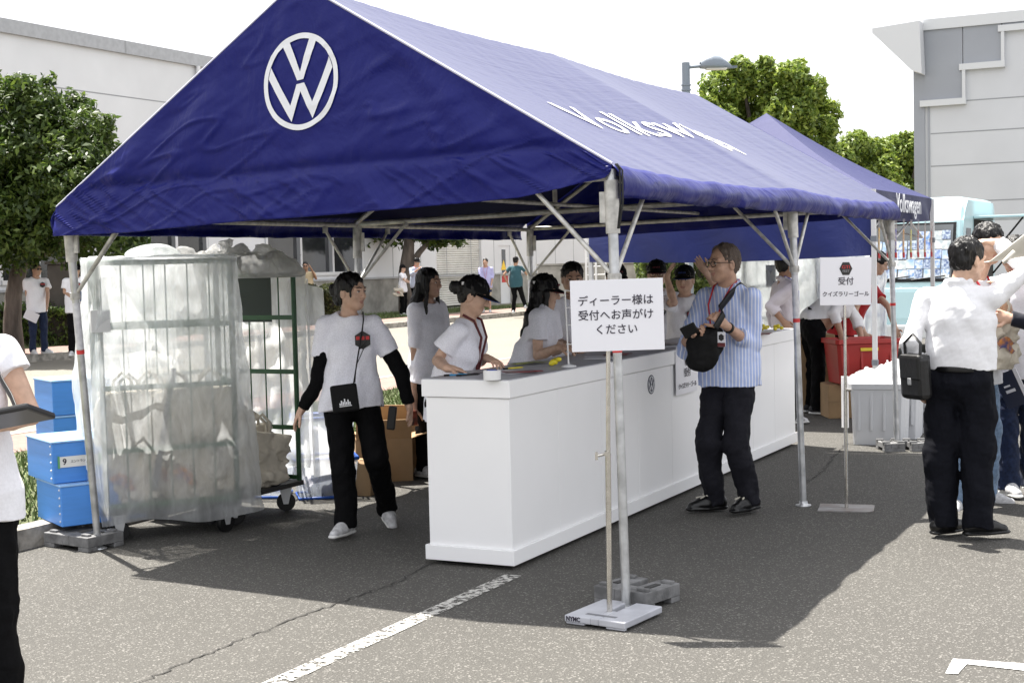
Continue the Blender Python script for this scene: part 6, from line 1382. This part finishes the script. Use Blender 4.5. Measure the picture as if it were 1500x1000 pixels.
mb = MB().box((vx0 + .03, vy0 - .10, .30), (vx1 - .03, vy0 + .02, .52)); PV(mb, 'bumper', mat('bumper_white', (.6, .62, .62), .4), bevel=.03)
for s_ in (0, 1):
    cx_ = vx0 + .28 if s_ == 0 else vx1 - .28; hl = MB().ball((cx_, vy0 - .04, .80), (.12, .05, .10), 0, 16); PV(hl, 'headlight', mat('headlight_glass', (.6, .62, .62), .1, spec=.8))
    for yy in (vy0 + .55, vy1 - .7):
        x_ = vx0 + .10 if s_ == 0 else vx1 - .10; wl = MB().lathe([(.25, -.09), (.28, -.06), (.28, .06), (.25, .09)], 24, 0, Matrix.Translation((x_, yy, .28)) @ Matrix.Rotation(R(90), 4, 'Y')); wo_ = PV(wl, 'wheel', blackm); MB().lathe([(.16, -.095), (.16, .095)], 20, 0, Matrix.Translation((x_, yy, .28)) @ Matrix.Rotation(R(90), 4, 'Y')).build('rim', steel, wo_)
mb = MB().add([(vx1 + .004, vy0 + .42, 1.3), (vx1 + .004, vy0 + 1.05, 1.3), (vx1 + .004, vy0 + 1.05, 2.0), (vx1 + .004, vy0 + .62, 2.0)], [(0, 1, 2, 3)]); PV(mb, 'side_window', glassm)
mb = MB(); mb.ball((vx1 + .14, vy0 + .35, 1.55), (.06, .04, .14), 0, 12); mb.tube([(vx1, vy0 + .42, 1.4), (vx1 + .14, vy0 + .36, 1.5)], .015, 8); PV(mb, 'mirror', blackm)
mb = MB().box((vx1 + .003, vy0 + 1.35, 1.2), (vx1 + .012, vy0 + 3.3, 2.15)); PV(mb, 'service_opening', mat('van_interior', (.03, .028, .025), .8))
mb = MB().box((vx1 + .01, vy0 + 1.3, 2.16), (vx1 + 1.0, vy0 + 3.35, 2.20), 0); PV(mb, 'awning', vb, bevel=.008)
for yy in (vy0 + 1.4, vy0 + 3.2): PV(MB().tube([(vx1 + .02, yy, 1.25), (vx1 + .75, yy, 2.16)], .016, 8), 'awning_strut', blackm)

# ------------------------------------------------------------------ carried things
I = bpy.data.objects
panel('shoulder_pouch', 'small black pouch on the hip of the walking woman', 'pouch', 505, 583, 8.22, .155, .16, .04, mat('black_nylon', (.005, .005, .0055), .7, spec=.2, bump=.3, bscale=200), 6, 0, -6, .012)
def onfront(P, x, z, off=.0): return loc(P, P['Nb'] + P['rv'] * x + P['up'] * z + P['hv'] * ((.115 if z > -.10 else .128) * P['s'] + .024 + off))
pk_p = [o for o in bpy.data.objects if o.name.startswith('shoulder_pouch')][0]
pm_ = MB(); 
for i_, h_2 in enumerate((.014, .028, .020, .036, .018, .030, .016)): pm_.box((-.034 + i_ * .0095, -.0225, -.038), (-.027 + i_ * .0095, -.0205, -.038 + h_2))
pm_.box((-.036, -.0225, -.046), (.036, -.0205, -.0415)); pm_.build('pouch_emblem', whitecloth, pk_p)
pl_ = [loc(WW, WW['Nb'] - WW['rv'] * .085 - WW['hv'] * .05 + WW['up'] * .0), loc(WW, WW['Nb'] - WW['rv'] * .085 + WW['hv'] * .02 + WW['up'] * .022), loc(WW, WW['Nb'] - WW['rv'] * .085 + WW['hv'] * .075 - WW['up'] * .02), onfront(WW, -.07, -.10, .01), onfront(WW, -.045, -.22, .015), at(518, 562, 8.2)]
tag(MB().tube(pl_, .0045, 8).build('pouch_strap', blackm), 'thin black strap across the chest of the walking woman', 'strap')
tag(MB().tube([at(*q) for q in ((538, 498, 8.30), (526, 512, 8.29), (535, 505, 8.29), (522, 535, 8.26), (520, 560, 8.22))], .0025, 6).build('earphone_cord', blackm), 'thin black cord looping from the chest badge to the pouch', 'cord')
pw = panel('walkie_talkie', 'black radio clipped at the waist of the walking woman', 'radio', 574, 612, 8.40, .05, .14, .035, blackm, 0, 0, 8, .008); 
panel('smartphone', 'phone with orange case held by the long haired woman', 'phone', 607, 612, 10.6, .05, .11, .012, mat('orange_case', (.35, .06, .02), .4, col2=(.02, .02, .02), vscale=14), 40)
panel('smartphone', 'black phone held by the man in the striped shirt', 'phone', 1010, 484, 8.62, .10, .075, .02, blackm, -20, 20, -25, .006)
bk = at(1032, 512, 8.66); crumple('sling_bag', bk, TH, [((0, 0, 0), (.095, .055, .13)), ((.045, .0, .07), (.07, .045, .085)), ((-.04, 0, -.07), (.085, .045, .06)), ((-.05, 0, .02), (.05, .045, .08))], mat('black_nylon', (0, 0, 0)), 'black sling bag across the front of the striped man', 'bag', .006, 14, .008, 2)
tag(MB().tube([loc(VM, VM['Nb'] - VM['rv'] * .10 - VM['hv'] * .06 + VM['up'] * -.02), loc(VM, VM['Nb'] - VM['rv'] * .10 + VM['hv'] * .0 + VM['up'] * .018), loc(VM, VM['Nb'] - VM['rv'] * .10 + VM['hv'] * .09 - VM['up'] * .03), onfront(VM, -.08, -.12, .03), at(1060, 460, 8.60), at(1048, 480, 8.6)], .022, 8, flat=.3).build('bag_strap', blackm), 'wide black bag strap over the shoulder of the striped man', 'strap')
pb_ = panel('id_badge', 'white badge with dark hexagon hanging from the red lanyard', 'badge', 1057, 497, 8.55, .055, .09, .004, paper, -40); MB().prism([(.02 * math.sin(math.pi / 3 * k), .022 * math.cos(math.pi / 3 * k)) for k in range(6)], 0, .002, FT(0, -.003, .012)).build('badge_hexagon', mat('badge_black', (0, 0, 0)), pb_); MB().box((-.026, -.0035, -.044), (.026, -.0022, -.02)).build('badge_foot', mat('badge_foot', (.12, .01, .012), .5), pb_)
sbm = mat('black_leather_bag', (.006, .006, .0065), .42, bump=.25, bscale=30)
sbag = panel('shoulder_bag', 'black leather bag hanging at the left hip of the stout man', 'bag', 1341, 552, 7.88, .085, .25, .19, sbm, 25, 0, -4, .03)
MB().box((-.046, -.085, -.02), (.046, .085, .129)).build('bag_flap', sbm, sbag, bevel=.018); MB().box((-.049, -.014, -.04), (.049, .014, .0)).build('buckle', steel, sbag, bevel=.004)
MB().tube([(-.01, -.06, .12), (-.005, -.065, .19), (0, 0, .24), (-.005, .065, .19), (-.01, .06, .12)], .011, 8, flat=.4).build('handle', sbm, sbag)
# cream bag held up at the right edge
cb = MB(); A, B_, C_, D_ = at(1449, 384, 7.75), at(1520, 328, 7.75), at(1530, 372, 7.75), at(1488, 382, 7.75); bk_ = Vector((-st * .28, ct * .28, 0)); 
def flapf(u, v): return A.lerp(B_, u).lerp(A.lerp(C_, u), v) + bk_ * (v * .3) + Vector((0, 0, -.02 * math.sin(math.pi * u) * math.sin(math.pi * v)))
cb.grid(flapf, 14, 8); o = cb.build('cream_bag', mat('cream_cotton', (.62, .59, .52), .8, var=.06, vscale=12), None, solid=.006); tag(o, 'cream cotton bag held up open at the right edge above the sleeve', 'bag')
mb = MB().tube([at(*q) for q in ((1476, 380, 7.72), (1470, 384, 7.7), (1478, 376, 7.69), (1486, 368, 7.70))], .012, 8, flat=.4); mb.build('handle', MATS['cream_cotton'], o)
tb = tote(1, at(1452, 540, 8.72), (R(4), R(4), TH + R(30)), 'cream tote bag at the side of the man in faded jeans', .95, True, None)
lf = panel('leaflet', 'folded navy leaflet hanging from the hand of the man at the right edge', 'leaflet', 1480, 570, 9.08, .13, .24, .012, mat('navy_leaflet', (.012, .018, .045), .35), -25, 10, -22); MB().box((.062, -.008, -.12), (.085, .008, .12)).build('page_edge', paper, lf); MB().box((-.03, -.0075, -.02), (.03, -.006, .0)).box((-.03, -.0075, .02), (.01, -.006, .032)).build('leaflet_print', paper, lf)
tabm = mat('tablet_black', (.02, .02, .021), .35); tp_ = panel('tablet', 'black tablet held by the woman at the left foreground', 'tablet', 6, 612, 4.52, .26, .022, .19, tabm, -10, -16, -10, .008)
tag(MB().tube([at(*q) for q in ((-10, 530, 4.72), (4, 560, 4.66), (16, 580, 4.6), (24, 600, 4.55))], .013, 8, flat=.3).build('tablet_strap', blackm), 'black neck strap holding the tablet of the foreground woman', 'strap')
panel('paper_sheaf', 'white papers in the hand of the man in sunglasses', 'papers', 46, 463, 26.6, .26, .20, .01, paper, 0, 20, 30)
panel('clipboard', 'blue clipboard held by the man behind the left tent post', 'clipboard', 118, 434, 25.6, .24, .20, .012, mat('clipboard_blue', (.02, .06, .20), .5), 0, 30, 0)
tote(2, at(584, 434, 43.5), (0, 0, TH), 'cream tote bag on the arm of the woman in the dark cap', .72, True, None)
pbx = panel('paper_bag', 'brown paper bag held by the tall man in the dark cap', 'paper bag', 622, 412, 42.4, .26, .26, .12, card, 0, 0, 0, .01)
